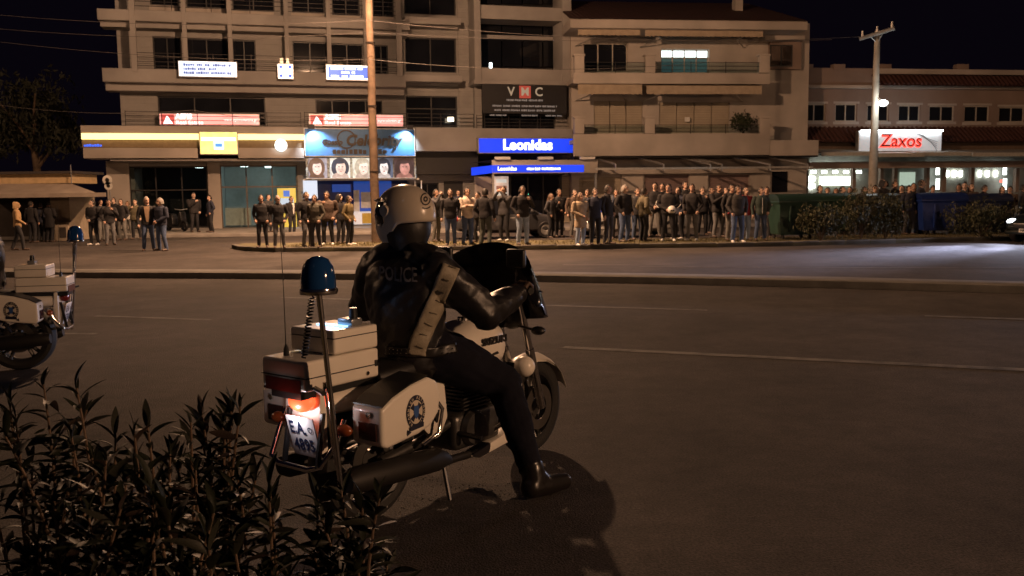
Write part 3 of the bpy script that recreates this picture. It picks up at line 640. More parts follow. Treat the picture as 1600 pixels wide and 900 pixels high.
# shop front under the canopy
FS = FA
FA.part('shop_glass_front', M['darkglass'], A, [(797,274,876,350)], 1.2, .05); FA.part('shop_side', M['shutter'], A, [(877,274,934,350)], 1.25, .08)
FA.part('shop_mullion', M['frame'], A, [(796,273,799,350),(824,273,826,350),(848,273,850,350),(875,273,878,350),(796,270,934,273)], 1.28, .1)
FA.part('shop_side', M['plaster2'], A, [(742,276,771,350)], 1.3, .1)
o, (a, b, c, d, y) = sign(FA, 'lit_poster', 'tall pale lit poster panel beside the dark shop glass', (771,274,796,316), 1.5, .1, emit('poster_pale', (.85,.62,.48), .55, var=.5, scale=2.5), M['frame'])
for k in range(4): MB().box(a+.15, b-.15, y-.005, y, d-.2-.34*k-.18, d-.2-.34*k).build('print', emit('poster_print', ((.9,.85,.75),(.5,.2,.12),(.85,.75,.6),(.4,.12,.1))[k], .6), o)
o, (a, b, c, d, y) = sign(FC, 'restaurant_sign', 'white lit sign with red edged dark script above the terrace awnings', (1341,204,1472,237), 1.7, .3, emit('pearl_white', (.80,.87,.95), .28, base=(.75,.78,.8)))
RL = emit('neon_red', (1,.06,.04), 2.6); h = d-c
text('Zaxos', h*.86, RL, o, ((a+b)/2, y-.01, (c+d)/2-.02), bold=.035, shear=.12); text('Zaxos', h*.86, mat('dark_red_letter', (.10,.01,.01), .4), o, ((a+b)/2-.01, y-.04, (c+d)/2+.01), bold=.0, shear=.12)
for k in range(5): MB().tube([(b-1.6+.1*k, y-.01, d-.15-.02*k), (b-1.0+.1*k, y-.01, d-.4-.08*k), (b-.3, y-.01, d-.62-.12*k)], .012, 5).build('wave_line', mat('grey_wave', (.25,.27,.30), .5), o)
MB().box(a+.06, b-.06, y-.16, y-.10, d-.04, d+.02).build('top_tube', emit('top_tube', (.9,.97,1), 16), o)
# cash machine by the bank door
t = thing('cash_machine', 'yellow cash machine panel beside the bank door', 'cash machine', FA.o, FA.t)
a, b, c, d = FA.rect(434, 294, 463, 352, .25); MB().box(a, b, -.3, .0, 0.13, d).build('cabinet', emit('cash_yellow', (.9,.72,.12), .45, base=(.6,.5,.1)), t, bevel=.02)
MB().box(a+.12, b-.12, -.33, -.29, d-1.0, d-.5).build('screen', emit('cash_screen', (.5,.65,.8), .8), t); MB().box(a+.3, b-.3, -.34, -.29, d-.42, d-.12).build('mark', emit('cash_mark', (.08,.2,.7), .8), t); MB().box(a+.15, b-.15, -.38, -.28, d-1.25, d-1.1).build('keypad', M['frame'], t)
# ============================================================ people
def remesh(mb, voxel, smooth_it=3):
    me = mb.mesh('body_raw'); o = bpy.data.objects.new('body_raw', me); COL.objects.link(o)
    md = o.modifiers.new('r', 'REMESH'); md.mode = 'VOXEL'; md.voxel_size = voxel; md.use_smooth_shade = True
    ms = o.modifiers.new('s', 'SMOOTH'); ms.factor = .5; ms.iterations = smooth_it
    dg = bpy.context.evaluated_depsgraph_get(); out = bpy.data.meshes.new_from_object(o.evaluated_get(dg))
    bpy.data.objects.remove(o); bpy.data.meshes.remove(me); return out
class Body:                    # capsules and lofts with a material index, fused into one skin
    def __init__(s): s.mb = MB(); s.seg = []; s.extra = MB()
    def limb(s, pts, rad, mi, n=12, tagr=None):
        P = []; Rr = []
        for i in range(len(pts)-1):
            for k in range(4): t = k/4; P.append(Vector(pts[i]).lerp(Vector(pts[i+1]), t)); Rr.append(rad[i]*(1-t)+rad[i+1]*t)
        P.append(Vector(pts[-1])); Rr.append(rad[-1])
        s.mb.tube(P, Rr, n); s.mb.ell(pts[0], (rad[0],)*3, n, 6); s.mb.ell(pts[-1], (rad[-1],)*3, n, 6)
        for p in range(1, len(pts)-1): s.mb.ell(pts[p], (rad[p],)*3, n, 6)
        for i in range(len(pts)-1): s.seg.append((np.array(pts[i], float), np.array(pts[i+1], float), rad[i], rad[i+1], mi))
    def rings(s, rr, mi, n=20, sq=2.4):      # rr: (cx, cy, cz, rx, ry[, tilt]) stacked
        P = []
        for (cx, cy, cz, rx, ry) in rr:
            row = []
            for k in range(n):
                a = 2*math.pi*k/n; c, q = math.cos(a), math.sin(a)
                row.append((cx+rx*math.copysign(abs(c)**(2/sq), c), cy+ry*math.copysign(abs(q)**(2/sq), q), cz))
            P.append(row)
        s.mb.grid(P, wrap=True); o = len(s.mb.v)
        s.mb.f.append(tuple(range(o-n, o))); s.mb.m.append(0); s.mb.f.append(tuple(range(o-n*len(P)+n-1, o-n*len(P)-1, -1))); s.mb.m.append(0)
        for a, b in zip(rr[:-1], rr[1:]): s.seg.append((np.array(a, float), np.array(b, float), None, None, mi))
    def ell(s, c, r, mi, M_=None): s.mb.ell(c, r, 14, 9, M=M_); s.seg.append((np.array(c, float), np.array(c, float)+1e-4, sum(r)/3, sum(r)/3, mi))
    def finish(s, name, voxel, folds=0.004, fold_f=14, cloth=(0, 1), smooth_it=3):
        me = remesh(s.mb, voxel, smooth_it); n = len(me.vertices); co = np.empty(n*3); me.vertices.foreach_get('co', co); co = co.reshape(-1, 3)
        def near(P):
            best = np.full(len(P), 1e9); idx = np.zeros(len(P), int)
            for a, b, ra, rb, mi in s.seg:
                if ra is None:      # elliptical ring section
                    t = (P[:, 2]-a[2])/max(b[2]-a[2], 1e-6); o_ = np.maximum(np.maximum(-t, t-1), 0)*(b[2]-a[2]); t = np.clip(t, 0, 1); c = a+(b-a)*t[:, None]
                    d = (np.sqrt(((P[:, 0]-c[:, 0])/c[:, 3])**2+((P[:, 1]-c[:, 1])/c[:, 4])**2)-1)*np.minimum(c[:, 3], c[:, 4])+o_-.004
                    w = d < best; best[w] = d[w]; idx[w] = mi; continue
                ab = b-a; t = np.clip(((P-a)@ab)/max(ab@ab, 1e-9), 0, 1); d = np.linalg.norm(P-(a+t[:, None]*ab), axis=1)-(ra*(1-t)+rb*t)
                w = d < best; best[w] = d[w]; idx[w] = mi
            return idx
        vi = near(co); no = np.empty(n*3); me.vertices.foreach_get('normal', no); no = no.reshape(-1, 3)
        w = np.isin(vi, cloth)*folds; co = co+no*(w*(vnoise(co*np.array([1, 1, .55]), fold_f)+.5*vnoise(co[:, [1, 2, 0]], fold_f*2.3)))[:, None]
        me.vertices.foreach_set('co', co.ravel())
        k = len(me.polygons); pc = np.empty(k*3); me.polygons.foreach_get('center', pc); me.polygons.foreach_set('material_index', near(pc.reshape(-1, 3)).astype(np.int32))
        me.polygons.foreach_set('use_smooth', np.ones(k, bool)); me.update(); me.name = name
        if s.extra.v:        # fingers, eyes: joined on
            ex = s.extra.mesh('x', smooth=True); bm = bmesh.new(); bm.from_mesh(me); bm.from_mesh(ex); bm.to_mesh(me); bm.free(); bpy.data.meshes.remove(ex)
        return me
def hand(B, wr, el, mi, size=1.0, curl=.7):      # palm in the skin, five fingers joined on
    wr, el = Vector(wr), Vector(el); d = (wr-el).normalized(); side = d.cross(Vector((0, -1, 0.2))); side = side.normalized() if side.length > .1 else d.orthogonal().normalized(); nn = d.cross(side)
    pc = wr+d*.055*size; B.limb([wr, pc, wr+d*.085*size], [.026*size, .036*size, .033*size], mi)
    for k, (o, L) in enumerate(((-.027, .065), (-.009, .078), (.009, .073), (.027, .056))):
        a = wr+d*.085*size+side*o*size; b = a+(d*.8+nn*.5*curl)*L*.5*size; c = b+(d*(1-curl)+nn*curl)*L*.5*size
        B.extra.tube([a-d*.02, a, b, c], [.0085*size, .0088*size, .008*size, .006*size], 6, mi)
    a = wr+d*.03*size-side*.03*size; B.extra.tube([a, a-side*.018*size+d*.025*size, a-side*.012*size+d*.055*size+nn*.02*size], [.011*size, .0095*size, .007*size], 6, mi)
def head(B, c, yaw=0.0, pitch=0.0, hair=True):
    c = Vector(c); Rm = Matrix.Rotation(yaw, 3, 'Z') @ Matrix.Rotation(pitch, 3, 'X')
    B.ell(c+Rm@Vector((0, .012, .02)), (.077, .097, .10), 2, Rm); B.ell(c+Rm@Vector((0, -.028, -.055)), (.055, .06, .062), 2, Rm)
    B.limb([c+Rm@Vector((0, -.088, .012)), c+Rm@Vector((0, -.112, -.022))], [.010, .017], 2); B.limb([c+Rm@Vector((-.022, -.082, -.062)), c+Rm@Vector((.022, -.082, -.062))], [.012, .012], 2)
    for s in (-1, 1):
        B.ell(c+Rm@Vector((s*.078, .012, -.005)), (.014, .024, .033), 2, Rm)
        B.extra.ell(c+Rm@Vector((s*.030, -.083, .014)), (.013, .008, .008), 8, 5, 4, M=Rm); B.extra.ell(c+Rm@Vector((s*.031, -.089, .036)), (.020, .008, .0055), 8, 4, 4, M=Rm)
    B.extra.ell(c+Rm@Vector((0, -.094, -.062)), (.022, .006, .005), 8, 4, 5, M=Rm)
    return Rm
ARMS = {'down': ((.27, .03, 1.13), (.265, -.05, .885)), 'pockets': ((.272, .07, 1.14), (.20, -.08, .94)), 'front': ((.265, .0, 1.14), (.06, -.19, 1.0)), 'crossed': ((.25, -.07, 1.16), (-.09, -.20, 1.21)),
        'phone': ((.25, -.12, 1.17), (.07, -.30, 1.36)), 'raised': ((.26, -.22, 1.33), (.06, -.24, 1.58)), 'hip': ((.30, .06, 1.16), (.21, -.06, .96)), 'back': ((.27, .10, 1.14), (.06, .16, .98))}
def person_mesh(name, al, ar, stance=.10, step=0.0, coat='jacket', hyaw=0.0, hpitch=0.0, bulk=1.0):
    B = Body(); k = bulk
    hem = {'jacket': .86, 'hoodie': .90, 'long': .62}[coat]
    B.rings([(0, .0, hem, .175*k, .128*k), (0, 0, hem+.10, .178*k, .13*k), (0, 0, 1.06, .166*k, .122*k), (0, -.005, 1.22, .186*k, .132*k), (0, 0, 1.36, .196*k, .124*k), (0, .008, 1.44, .165*k, .10*k), (0, .012, 1.485, .085, .075)], 0)
    B.rings([(0, 0, .82, .15, .10), (0, 0, .94, .155, .11)], 1)
    B.limb([(0, .012, 1.46), (0, -.008, 1.57)], [.062, .056], 2); B.limb([(-.05, .03, 1.485), (.05, .03, 1.485)], [.05, .05], 0)
    for s, arm in ((1, al), (-1, ar)):
        e, w = [Vector((p[0]*s, p[1], p[2])) for p in ARMS[arm]]; sh = Vector((.195*s*k, .008, 1.405))
        B.limb([sh, e, w], [.07*k, .057*k, .043], 0); hand(B, w, e, 2)
        y = step*s; hip = Vector((.09*s, 0, .88)); kn = Vector((.5*(.09+stance)*s, -.03+y*.5, .49)); an = Vector((stance*s, .03+y, .10))
        B.limb([hip, kn, an], [.098, .068, .055], 1); B.limb([an, an+Vector((0, 0, -.03))], [.05, .05], 1)
        B.limb([an+Vector((0, .02, -.055)), an+Vector((.015*s, -.10, -.062)), an+Vector((.025*s, -.17, -.068))], [.042, .041, .034], 3, 10)
    Rm = head(B, (0, -.018, 1.645), hyaw, hpitch)
    return B.finish(name, .0125), (Rm, Vector((0, -.018, 1.645)))
def hair_mesh(name, style):
    mb = MB(); P = []; rnd = random.Random(style)
    for i in range(9):
        t = -0.15+1.72*i/8; row = []
        for k in range(22):
            a = 2*math.pi*k/22; fr = max(0, -math.sin(a)); lo = .062 if fr > .35 else (-.01 if fr > .05 else (-.075 if style != 'long' else -.20))
            z = lo+(.137-lo)*math.sin(max(0, min(1, i/8))*math.pi/2); q = math.cos(min(1, max(0, (z+.02)/.155))*math.pi/2)**.55 if z > -.02 else 1.0
            w = 1+.03*math.sin(a*7+i*2)+.02*rnd.uniform(-1, 1)
            row.append((.090*q*math.cos(a)*w, (.016+.110*q*math.sin(a)*w), z+.01*rnd.uniform(-1, 1)*(i > 1)))
        P.append(row)
    mb.grid(P, wrap=True); n = 22; o = len(mb.v); mb.f.append(tuple(range(o-n, o))); mb.m.append(0)
    return mb.mesh(name, smooth=True)
HAIRS = {k: hair_mesh('hair_'+k, k) for k in ('short', 'long', 'crop')}
def hood_mesh():
    mb = MB(); P = []
    for i in range(10):
        a = math.pi*(i/9)*.93-.1; row = []
        for k in range(14):
            b = math.pi*k/13; row.append((.118*math.cos(b)*(1 if i < 8 else .8), -.075+.20*math.sin(a*.62), -.10+.25*math.sin(b)*(.75+.25*math.sin(a))-.03*i/9))
        P.append(row)
    mb.grid(P); return mb.mesh('hood', smooth=True)
POSES = {}
def pose(key, *a, **k): POSES[key] = person_mesh('body_'+key, *a, **k)
pose('down', 'down', 'down', .11); pose('pockets', 'pockets', 'pockets', .13, hyaw=.25); pose('crossed', 'crossed', 'crossed', .12, hyaw=-.2)
pose('phone', 'phone', 'pockets', .12, hpitch=.3); pose('raised', 'raised', 'raised', .12); pose('front', 'front', 'front', .15, hyaw=-.35, bulk=1.08)
pose('hip', 'hip', 'down', .14, hyaw=.4); pose('walk', 'down', 'front', .10, step=.17); pose('coat', 'pockets', 'front', .10, coat='long', bulk=1.06, hyaw=.15); pose('back', 'back', 'back', .12, hyaw=.3, hpitch=.1)
pose('puffer', 'pockets', 'phone', .13, bulk=1.16, hyaw=-.1)
CL = {}
def cloth(c, rough=.85):
    key = (c, rough)
    if key not in CL: CL[key] = mat('cloth', c, rough, var=.18, scale=9, bump=.15, bscale=60)
    return CL[key]
SKINS = [mat('skin_a', (.62,.40,.30), .55, var=.08), mat('skin_b', (.52,.32,.23), .55, var=.08), mat('skin_c', (.70,.48,.37), .55, var=.08)]
HAIRM = {'dark': mat('hair_dark', (.018,.013,.010), .6), 'brown': mat('hair_brown', (.07,.04,.022), .6), 'grey': mat('hair_grey', (.25,.23,.21), .6), 'fair': mat('hair_fair', (.22,.14,.07), .6)}
EYE = mat('eye_dark', (.02,.015,.012), .4); LIP = mat('lips', (.32,.12,.10), .5)
BK, NV, GY, OL, BR, BE, DG = (.020,.018,.020), (.026,.030,.052), (.15,.15,.155), (.14,.12,.075), (.09,.06,.045), (.66,.56,.46), (.048,.047,.052)
JN, LJ, TR, TG, WH, TAN, RD, GN = (.075,.11,.20), (.32,.40,.52), (.020,.020,.024), (.17,.165,.155), (.78,.76,.72), (.36,.23,.11), (.34,.04,.05), (.05,.07,.062)
_pn = [0]
def person(px, top, feet, posek, coat, legs, label, yaw=0.0, shoes=BR, hair='dark', style='short', z=0.0, group='onlookers', extra=None, depth=None, hgt=None):
    p = G(px, feet, z) if depth is None else AT(px, 300, depth); p.z = z
    dpt = p.y; hz = CAMZ - (top-(305+(800-px)*.0122))/1400*dpt - z
    h = hgt or max(1.58, min(1.90, hz)); sc = h/1.765
    me, (Rm, hc) = POSES[posek]; o = bpy.data.objects.new('person', me); COL.objects.link(o); i = _pn[0]; _pn[0] += 1
    ms = [cloth(coat), cloth(legs), SKINS[i % 3], cloth(shoes, .5), EYE, LIP]
    if not me.materials:
        for m in ms: me.materials.append(m)
    for k, m in enumerate(ms): o.material_slots[k].link = 'OBJECT'; o.material_slots[k].material = m
    rnd = random.Random(i*7+1); wk = rnd.uniform(1.03, 1.2)
    o.location = p; o.rotation_euler = (0, 0, yaw+rnd.choice((-1, 1, 0, 0))*rnd.uniform(.2, .8)+math.atan2(-p.x, p.y)*-.0); sc *= rnd.uniform(.965, 1.035); o.scale = (sc*wk, sc*wk, sc)
    tag(o, label, 'person', group)
    if style == 'hood':
        hm = bpy.data.meshes.get('hood') or hood_mesh(); hh = bpy.data.objects.new('hood', hm); mm = cloth(coat)
    else: hm = HAIRS[style]; hh = bpy.data.objects.new('hair', hm); mm = HAIRM[hair]
    COL.objects.link(hh); hh.parent = o
    if not hm.materials: hm.materials.append(mm)
    hh.material_slots[0].link = 'OBJECT'; hh.material_slots[0].material = mm
    hh.matrix_local = Matrix.Translation(hc+Vector((0, 0, 0))) @ Rm.to_4x4()
    if extra: extra(o)
    return o
def stripe(m, pts, r=.012):
    def f(o): MB().tube(pts, r, 6).build('stripe', m, o)
    return f
def bib(c, w=.085, z0=.95, z1=1.46, y=-.128):      # open jacket showing the shirt
    def f(o):
        mb = MB(); P = [[(x*w*(.35+.65*t), y-.012-.02*math.sin(math.pi*t)+.05*max(0, t-.75), z0+(z1-z0)*t) for x in (-1, -.5, 0, .5, 1)] for t in (0, .2, .4, .6, .8, 1)]
        mb.grid(P); mb.grid([[(q[0], q[1]+.03, q[2]) for q in r_] for r_ in reversed(P)]); mb.build('shirt', cloth(c), o, smooth=True)
    return f
def phone_light(o): MB().box(-.04, .04, -.345, -.335, 1.40, 1.54).build('phone', M['black'], o); MB().box(.012, .024, -.348, -.345, 1.515, 1.527).build('phone_lamp', emit('phone_green', (.1,1,.55), 6), o)
def held_helmet(o):
    t = thing('crash_helmet', 'white crash helmet held by the person in the striped tracksuit', 'helmet', o.location+Vector((.05*o.scale.x, -.27, .98*o.scale.z)))
    mb = MB(); mb.ell((0, 0, 0), (.13, .16, .13), 18, 12, z0=-.75); mb.build('shell', M['white'], t, smooth=True); MB().ell((0, -.02, -.02), (.105, .15, .05), 14, 8).build('visor', M['darkglass'], t, smooth=True)
IZ = .11
LFT = 'onlookers on the left by the kiosk'; MID = 'onlookers standing on the island'; BHD = 'onlookers behind the bins'; BNK = 'onlookers in front of the bank and salon'
person(30,318,391,'walk',TAN,TR,'person in a tan jacket walking away beside the kiosk',2.4,style='hood',group=LFT)
person(52,321,379,'down',BK,TR,'dark clothed person in the kiosk shade right of the tan jacket',2.9,group=LFT); person(66,322,378,'pockets',NV,TR,'navy clothed person deep in the kiosk shade',3.3,group=LFT); person(79,320,378,'coat',BK,TR,'person in a long black coat at the kiosk corner',2.6,group=LFT)
person(117,311,373,'pockets',(.10,.09,.12),TR,'person in a grey mauve jacket beside the kiosk wall',.9,hair='grey',group=LFT)
person(148,315,383,'front',BK,TR,'person in black with white shoes, first right of the kiosk',.5,shoes=WH,group=LFT); person(160,311,377,'down',DG,TG,'person in charcoal jacket behind the white-shoed one',.3,group=LFT)
person(173,314,383,'phone',BK,GY,'person in black jacket and grey trousers looking down, near the sign post',.6,group=LFT); person(181,308,372,'down',BK,TR,'tall dark clothed person behind the one looking down',.2,group=LFT)
person(192,312,375,'pockets',BK,TG,'person in black top and pale grey trousers by the pier',-.2,group=LFT); person(202,313,369,'crossed',WH,TG,'person in a white jacket in the left group',.1,hair='fair',group=LFT)
person(214,312,374,'puffer',OL,TR,'person in an olive puffer jacket left of the leather jacket',.5,group=LFT)
person(233,310,392,'hip',BK,JN,'person in open black leather jacket over a tan shirt and jeans',.75,extra=bib((.33,.22,.14)),hair='grey',group=LFT); person(254,312,392,'front',NV,JN,'person in navy jacket and jeans facing the leather jacket',-.5,hair='grey',group=LFT)
person(305,307,363,'puffer',BK,TR,'heavy set person in black coat at the bank window',.2,z=.13,group=BNK,hgt=1.78); person(330,307,363,'hip',NV,TR,'person in dark jacket beside the bank pier, turned sideways',-.9,z=.13,group=BNK)
person(411,309,387,'pockets',BK,TR,'person all in black at the left tip of the island',.1,group=BNK,z=IZ); person(421,312,363,'down',DG,TR,'small figure far behind, between two people at the island tip',.3,z=.13,group=BNK)
person(437,304,388,'hip',BK,GY,'person in black jacket and grey jeans, second on the island tip',.5,hair='grey',group=BNK,z=IZ); person(457,307,367,'down',BK,TR,'person in black jacket over a white shirt before the cash machine',.2,extra=bib(WH,.05),group=BNK)
person(481,300,386,'down',BK,GY,'tall person in black with grey jeans, side on, below the salon posters',1.3,group=BNK,z=IZ); person(494,307,387,'pockets',(.10,.09,.07),DG,'person in grey brown jacket, hands in pockets, below the salon',.4,group=BNK,z=IZ)
person(513,301,383,'puffer',BR,TR,'person in dark brown padded jacket with white shoes',.0,shoes=WH,group=BNK,z=IZ); person(533,303,381,'down',BK,TR,'person in black hooded top beside the olive jacket',.4,style='hood',group=BNK,z=IZ)
person(547,304,383,'pockets',(.17,.13,.06),TR,'person in olive tan jacket with white shoes left of the wooden pole',.7,shoes=WH,group=BNK,z=IZ)
person(682,298,378,'raised',DG,TG,'person raising both hands right beside the rider helmet',.3,group=MID,z=IZ); person(705,297,384,'down',BK,JN,'person in black jacket and blue jeans left of the cream hoodie',.4,group=MID,z=IZ); person(717,296,357,'down',NV,TR,'distant dark figure by the closed door',.0,z=.13,group=MID)
person(731,295,383,'crossed',BE,JN,'person in a cream hoodie with folded arms and blue jeans',.3,shoes=NV,group=MID,z=IZ); person(748,298,379,'phone',BK,TR,'dark clothed person just behind the cream hoodie',.2,group=MID,z=IZ); person(759,297,384,'hip',BK,(.09,.10,.085),'person in black jacket and grey green trousers turned away',2.4,group=MID,z=IZ)
person(788,292,377,'raised',DG,TR,'person filming with raised hands, black trousers and white shoes',.1,shoes=WH,group=MID,z=IZ); person(817,292,383,'phone',BK,LJ,'person in black top and pale jeans holding up a phone',.1,extra=phone_light,group=MID,z=IZ)
person(861,304,372,'phone',DG,TR,'shorter long-haired person in black left of the black coat',.3,style='long',hair='brown',group=MID,z=IZ); person(874,295,371,'coat',BK,TR,'tall person in long black coat before the parked car',-.1,group=MID,z=IZ); person(898,294,371,'down',BR,TG,'person in dark brown jacket behind the beige padded coat',.4,group=MID,z=IZ)
person(907,305,384,'coat',(.42,.33,.23),LJ,'long-haired person in a beige padded coat, pale jeans and white shoes',.5,shoes=WH,style='long',hair='brown',group=MID,z=IZ); person(918,296,377,'crossed',BK,TR,'person in black with folded arms behind the beige coat',.1,group=MID,z=IZ); person(930,297,383,'down',NV,TR,'person in long navy top right of the beige coat',.3,group=MID,z=IZ)
person(950,291,382,'hip',BK,DG,'person in black jacket with a pale collar, side on',.9,extra=bib(WH,.06,1.25,1.47),group=MID,z=IZ); person(963,296,374,'down',BK,TR,'dark figure half hidden behind the pale collar',.0,group=MID,z=IZ); person(976,291,378,'pockets',BK,JN,'person in black jacket with pale shoulder stripes and jeans',.7,extra=stripe(cloth(WH),[(.205,-.05,1.42),(.27,-.03,1.25),(.295,.0,1.12)]),hair='grey',group=MID,z=IZ)
person(996,294,375,'down',DG,JN,'person in charcoal behind the olive brown jacket',.2,group=MID,z=IZ); person(1006,292,377,'pockets',OL,TR,'person in olive brown jacket, back half turned',1.9,group=MID,z=IZ); person(1023,288,370,'front',BK,TG,'person in black top with hands joined, right of the olive brown jacket',.2,group=MID,z=IZ); person(1035,289,369,'down',BK,TR,'dark figure left of the striped tracksuit',.1,group=MID,z=IZ)
person(1044,287,377,'front',BK,TR,'person in a black tracksuit with white sleeve stripes',.1,shoes=WH,extra=lambda o: (stripe(cloth(WH),[(.24,.0,1.42),(.335,-.01,1.15),(.25,-.13,1.04)],.014)(o), stripe(cloth(WH),[(-.24,.0,1.42),(-.335,-.01,1.15),(-.25,-.13,1.04)],.014)(o), held_helmet(o)),group=MID,z=IZ)
person(1060,292,374,'pockets',NV,TR,'person in navy right of the white helmet',-.2,shoes=WH,group=MID,z=IZ); person(1070,284,368,'down',BK,TR,'tallest dark figure behind the grey jeans',.2,group=MID,z=IZ); person(1081,289,376,'pockets',BK,GY,'person in black hoodie and grey jeans with white shoes',-.1,shoes=WH,group=MID,z=IZ)
person(1097,291,368,'phone',DG,TR,'person in charcoal holding a phone left of the broad one',.1,group=MID,z=IZ); person(1110,294,365,'down',BK,TR,'dark figure in the rear row left of the broad one',.4,group=MID,z=IZ); person(1122,287,371,'puffer',BK,GY,'broad person in black padded jacket and grey trousers',.0,group=MID,z=IZ); person(1133,293,367,'crossed',NV,TR,'person in navy behind the broad padded jacket',.3,group=MID,z=IZ)
person(1142,291,376,'down',BK,TG,'person in black with a red edge showing at the hem',.2,extra=lambda o: MB().box(-.155,.155,-.125,.125,.83,.90).build('red_hem',cloth(RD),o,bevel=.03),group=MID,z=IZ); person(1152,290,379,'pockets',(.05,.046,.046),JN,'person in dark grey jacket, jeans and white shoes at the kerb',.1,shoes=WH,group=MID,z=IZ)
person(1164,295,376,'down',RD,LJ,'person in a dark red jacket and pale jeans',-.4,style='long',hair='dark',group=MID,z=IZ); person(1188,290,376,'hip',GN,JN,'person in dark green jacket with a pale zip left of the green bins',.1,extra=stripe(cloth(WH),[(0,-.138,.90),(0,-.135,1.2),(0,-.12,1.42)],.007),group=MID,z=IZ); person(1197,291,372,'down',BK,TR,'dark figure behind the pale zip jacket',.4,group=MID,z=IZ)
for k, (px, top, c, st, lab, pz_, dp) in enumerate(((1281,290,BK,'short','person in black, leftmost head above the green bins','down',31.2),(1293,293,GY,'short','person in grey second from the left above the green bins','phone',31.8),(1306,292,BK,'short','person in black third from the left above the bins','front',31.0),(1316,293,DG,'short','person in charcoal fourth above the bins','down',32.4),(1328,294,BK,'long','long-haired person in black left of the steel lamp post','crossed',31.6),
  (1350,290,BK,'short','bare-headed person in black just left of the steel lamp post','front',30.8),(1367,291,BR,'short','person in brown just right of the steel lamp post','phone',31.9),(1380,283,BK,'hood','tall person in a black hood above the bins','down',31.0),(1398,283,DG,'crop','person in charcoal with cropped hair next to the black hood','pockets',31.3),(1409,288,BK,'short','person in black between cropped hair and blue bin','coat',30.6),(1420,291,NV,'short','person in navy seen in the gap before the blue bin','down',30.4),(1427,288,BK,'long','long-haired dark person at the left edge of the blue bin','down',32.0),
  (1439,283,NV,'crop','tall person in navy above the middle of the blue bin','pockets',31.0),(1457,291,BR,'short','person in brown above the right half of the blue bin','phone',32.2),(1498,290,BK,'short','person in black leaning left of the tall one, past the blue bin','front',31.4),(1507,281,DG,'crop','tallest person right of the blue bin','down',32.4),(1517,286,BR,'long','long-haired person in brown next to the tallest one','down',31.5),(1538,289,BK,'short','person in black under the three wall lamps','phone',31.8),(1566,290,BK,'long','long-haired person in black left of the car','down',31.2),(1578,291,BR,'short','person in brown behind the car bonnet','front',32.3),(1598,293,DG,'short','person in charcoal at the right edge behind the car','down',31.7))):
    person(px, top, 370, pz_, c, (TR, DG, JN)[k % 3], lab, (.3, -.2, .6, .1, -.5)[k % 5], style=st, group=BHD, depth=dp, z=0.0 if dp > 31.9 else IZ)
# ============================================================ street furniture, vehicles, shrubs
def lamp_light(name, parent, loc, watts, col, size=.12, spot=None, aim=None, blend=.5):
    ld = bpy.data.lights.new(name, 'SPOT' if spot else 'POINT'); ld.energy = watts; ld.color = col; ld.shadow_soft_size = size
    if spot: ld.spot_size = R(spot); ld.spot_blend = blend
    lo = bpy.data.objects.new(name, ld); COL.objects.link(lo); lo.parent = parent; lo.location = loc
    if aim is not None: lo.rotation_euler = Vector(aim).to_track_quat('-Z', 'Y').to_euler()
    return lo
SODE = emit('sodium_lens', (1, .62, .28), 12)
# wooden utility pole carrying a street lamp above the frame
pb = G(588, 379, .11); t = thing('utility_pole', 'wooden utility pole on the island carrying cables and a lamp', 'pole', pb, 0)
ptop = AT(576.5, 0, pb.y)-pb; dirp = ptop/ptop.z; H = 10.4
mb = MB(); mb.tube([(0,0,-.1)]+[tuple(dirp*(H*i/14)+Vector((random.uniform(-.01,.01), 0, 0))) for i in range(1, 15)], [.16]+[.155-.055*i/14 for i in range(1, 15)], 14); mb.build('post', M['wood'], t, smooth=True)
for zz in (2.3, 4.4, 6.4): q = dirp*zz; MB().lathe([(.152,-.02),(.152,.02)], (q.x,q.y,q.z), seg=16).build('metal_band', M['rail'], t)
q = dirp*9.6; MB().tube([q, q+Vector((.2,-.8,.5)), q+Vector((.3,-3.2,.6))], .035, 8).build('lamp_arm', M['steel'], t)
lh = MB().ell((q.x+.32, q.y-3.4, q.z+.58), (.17,.40,.10), 14, 8).build('lamp_head', M['steel'], t, smooth=True); MB().ell((q.x+.32, q.y-3.45, q.z+.52), (.13,.28,.08), 12, 6).build('lamp_glass', SODE, t, smooth=True)
lamp_light('street_light', t, (q.x+.32, q.y-3.45, q.z+.38), 11800, SOD, .22)
MB().tube([q+Vector((0,0,.1)), q+Vector((.2,1.2,.6)), q+Vector((.3,3.6,.7))], .035, 8).build('lamp_arm', M['steel'], t); MB().ell((q.x+.3, q.y+3.8, q.z+.68), (.17,.40,.10), 14, 8).build('lamp_head', M['steel'], t, smooth=True); MB().ell((q.x+.3, q.y+3.85, q.z+.62), (.13,.28,.08), 12, 6).build('lamp_glass', SODE, t, smooth=True)
lamp_light('street_light', t, (q.x+.3, q.y+3.85, q.z+.48), 9000, SOD, .22, 128, (0, 0, -1), .35)
# further lamps of the same street, standing outside the frame
def mast(x, y, h, watts, ax, ay, label):
    t = thing('street_lamp', label, 'street lamp', (x, y, 0), 0, 'street lamps along the road')
    MB().tube([(0,0,0),(0,0,h*.5),(0,0,h)], [.10,.075,.055], 10).build('post', M['steel'], t, smooth=True); MB().tube([(0,0,h),(ax*.4,ay*.4,h+.3),(ax,ay,h+.4)], .04, 8).build('arm', M['steel'], t)
    MB().ell((ax,ay,h+.36), (.2,.2,.09), 12, 8).build('lamp_head', M['steel'], t, smooth=True); MB().ell((ax,ay,h+.30), (.15,.15,.08), 12, 6).build('lamp_glass', SODE, t, smooth=True)
    lamp_light('street_light', t, (ax,ay,h+.15), watts, SOD, .2); return t
mast(14.5, -3.2, 5.0, 5300, -.8, .3, 'street lamp on the near verge right of the frame')
mast(-30, 26.0, 10.0, 2600, 1.2, -1.5, 'street lamp on the island far to the left')
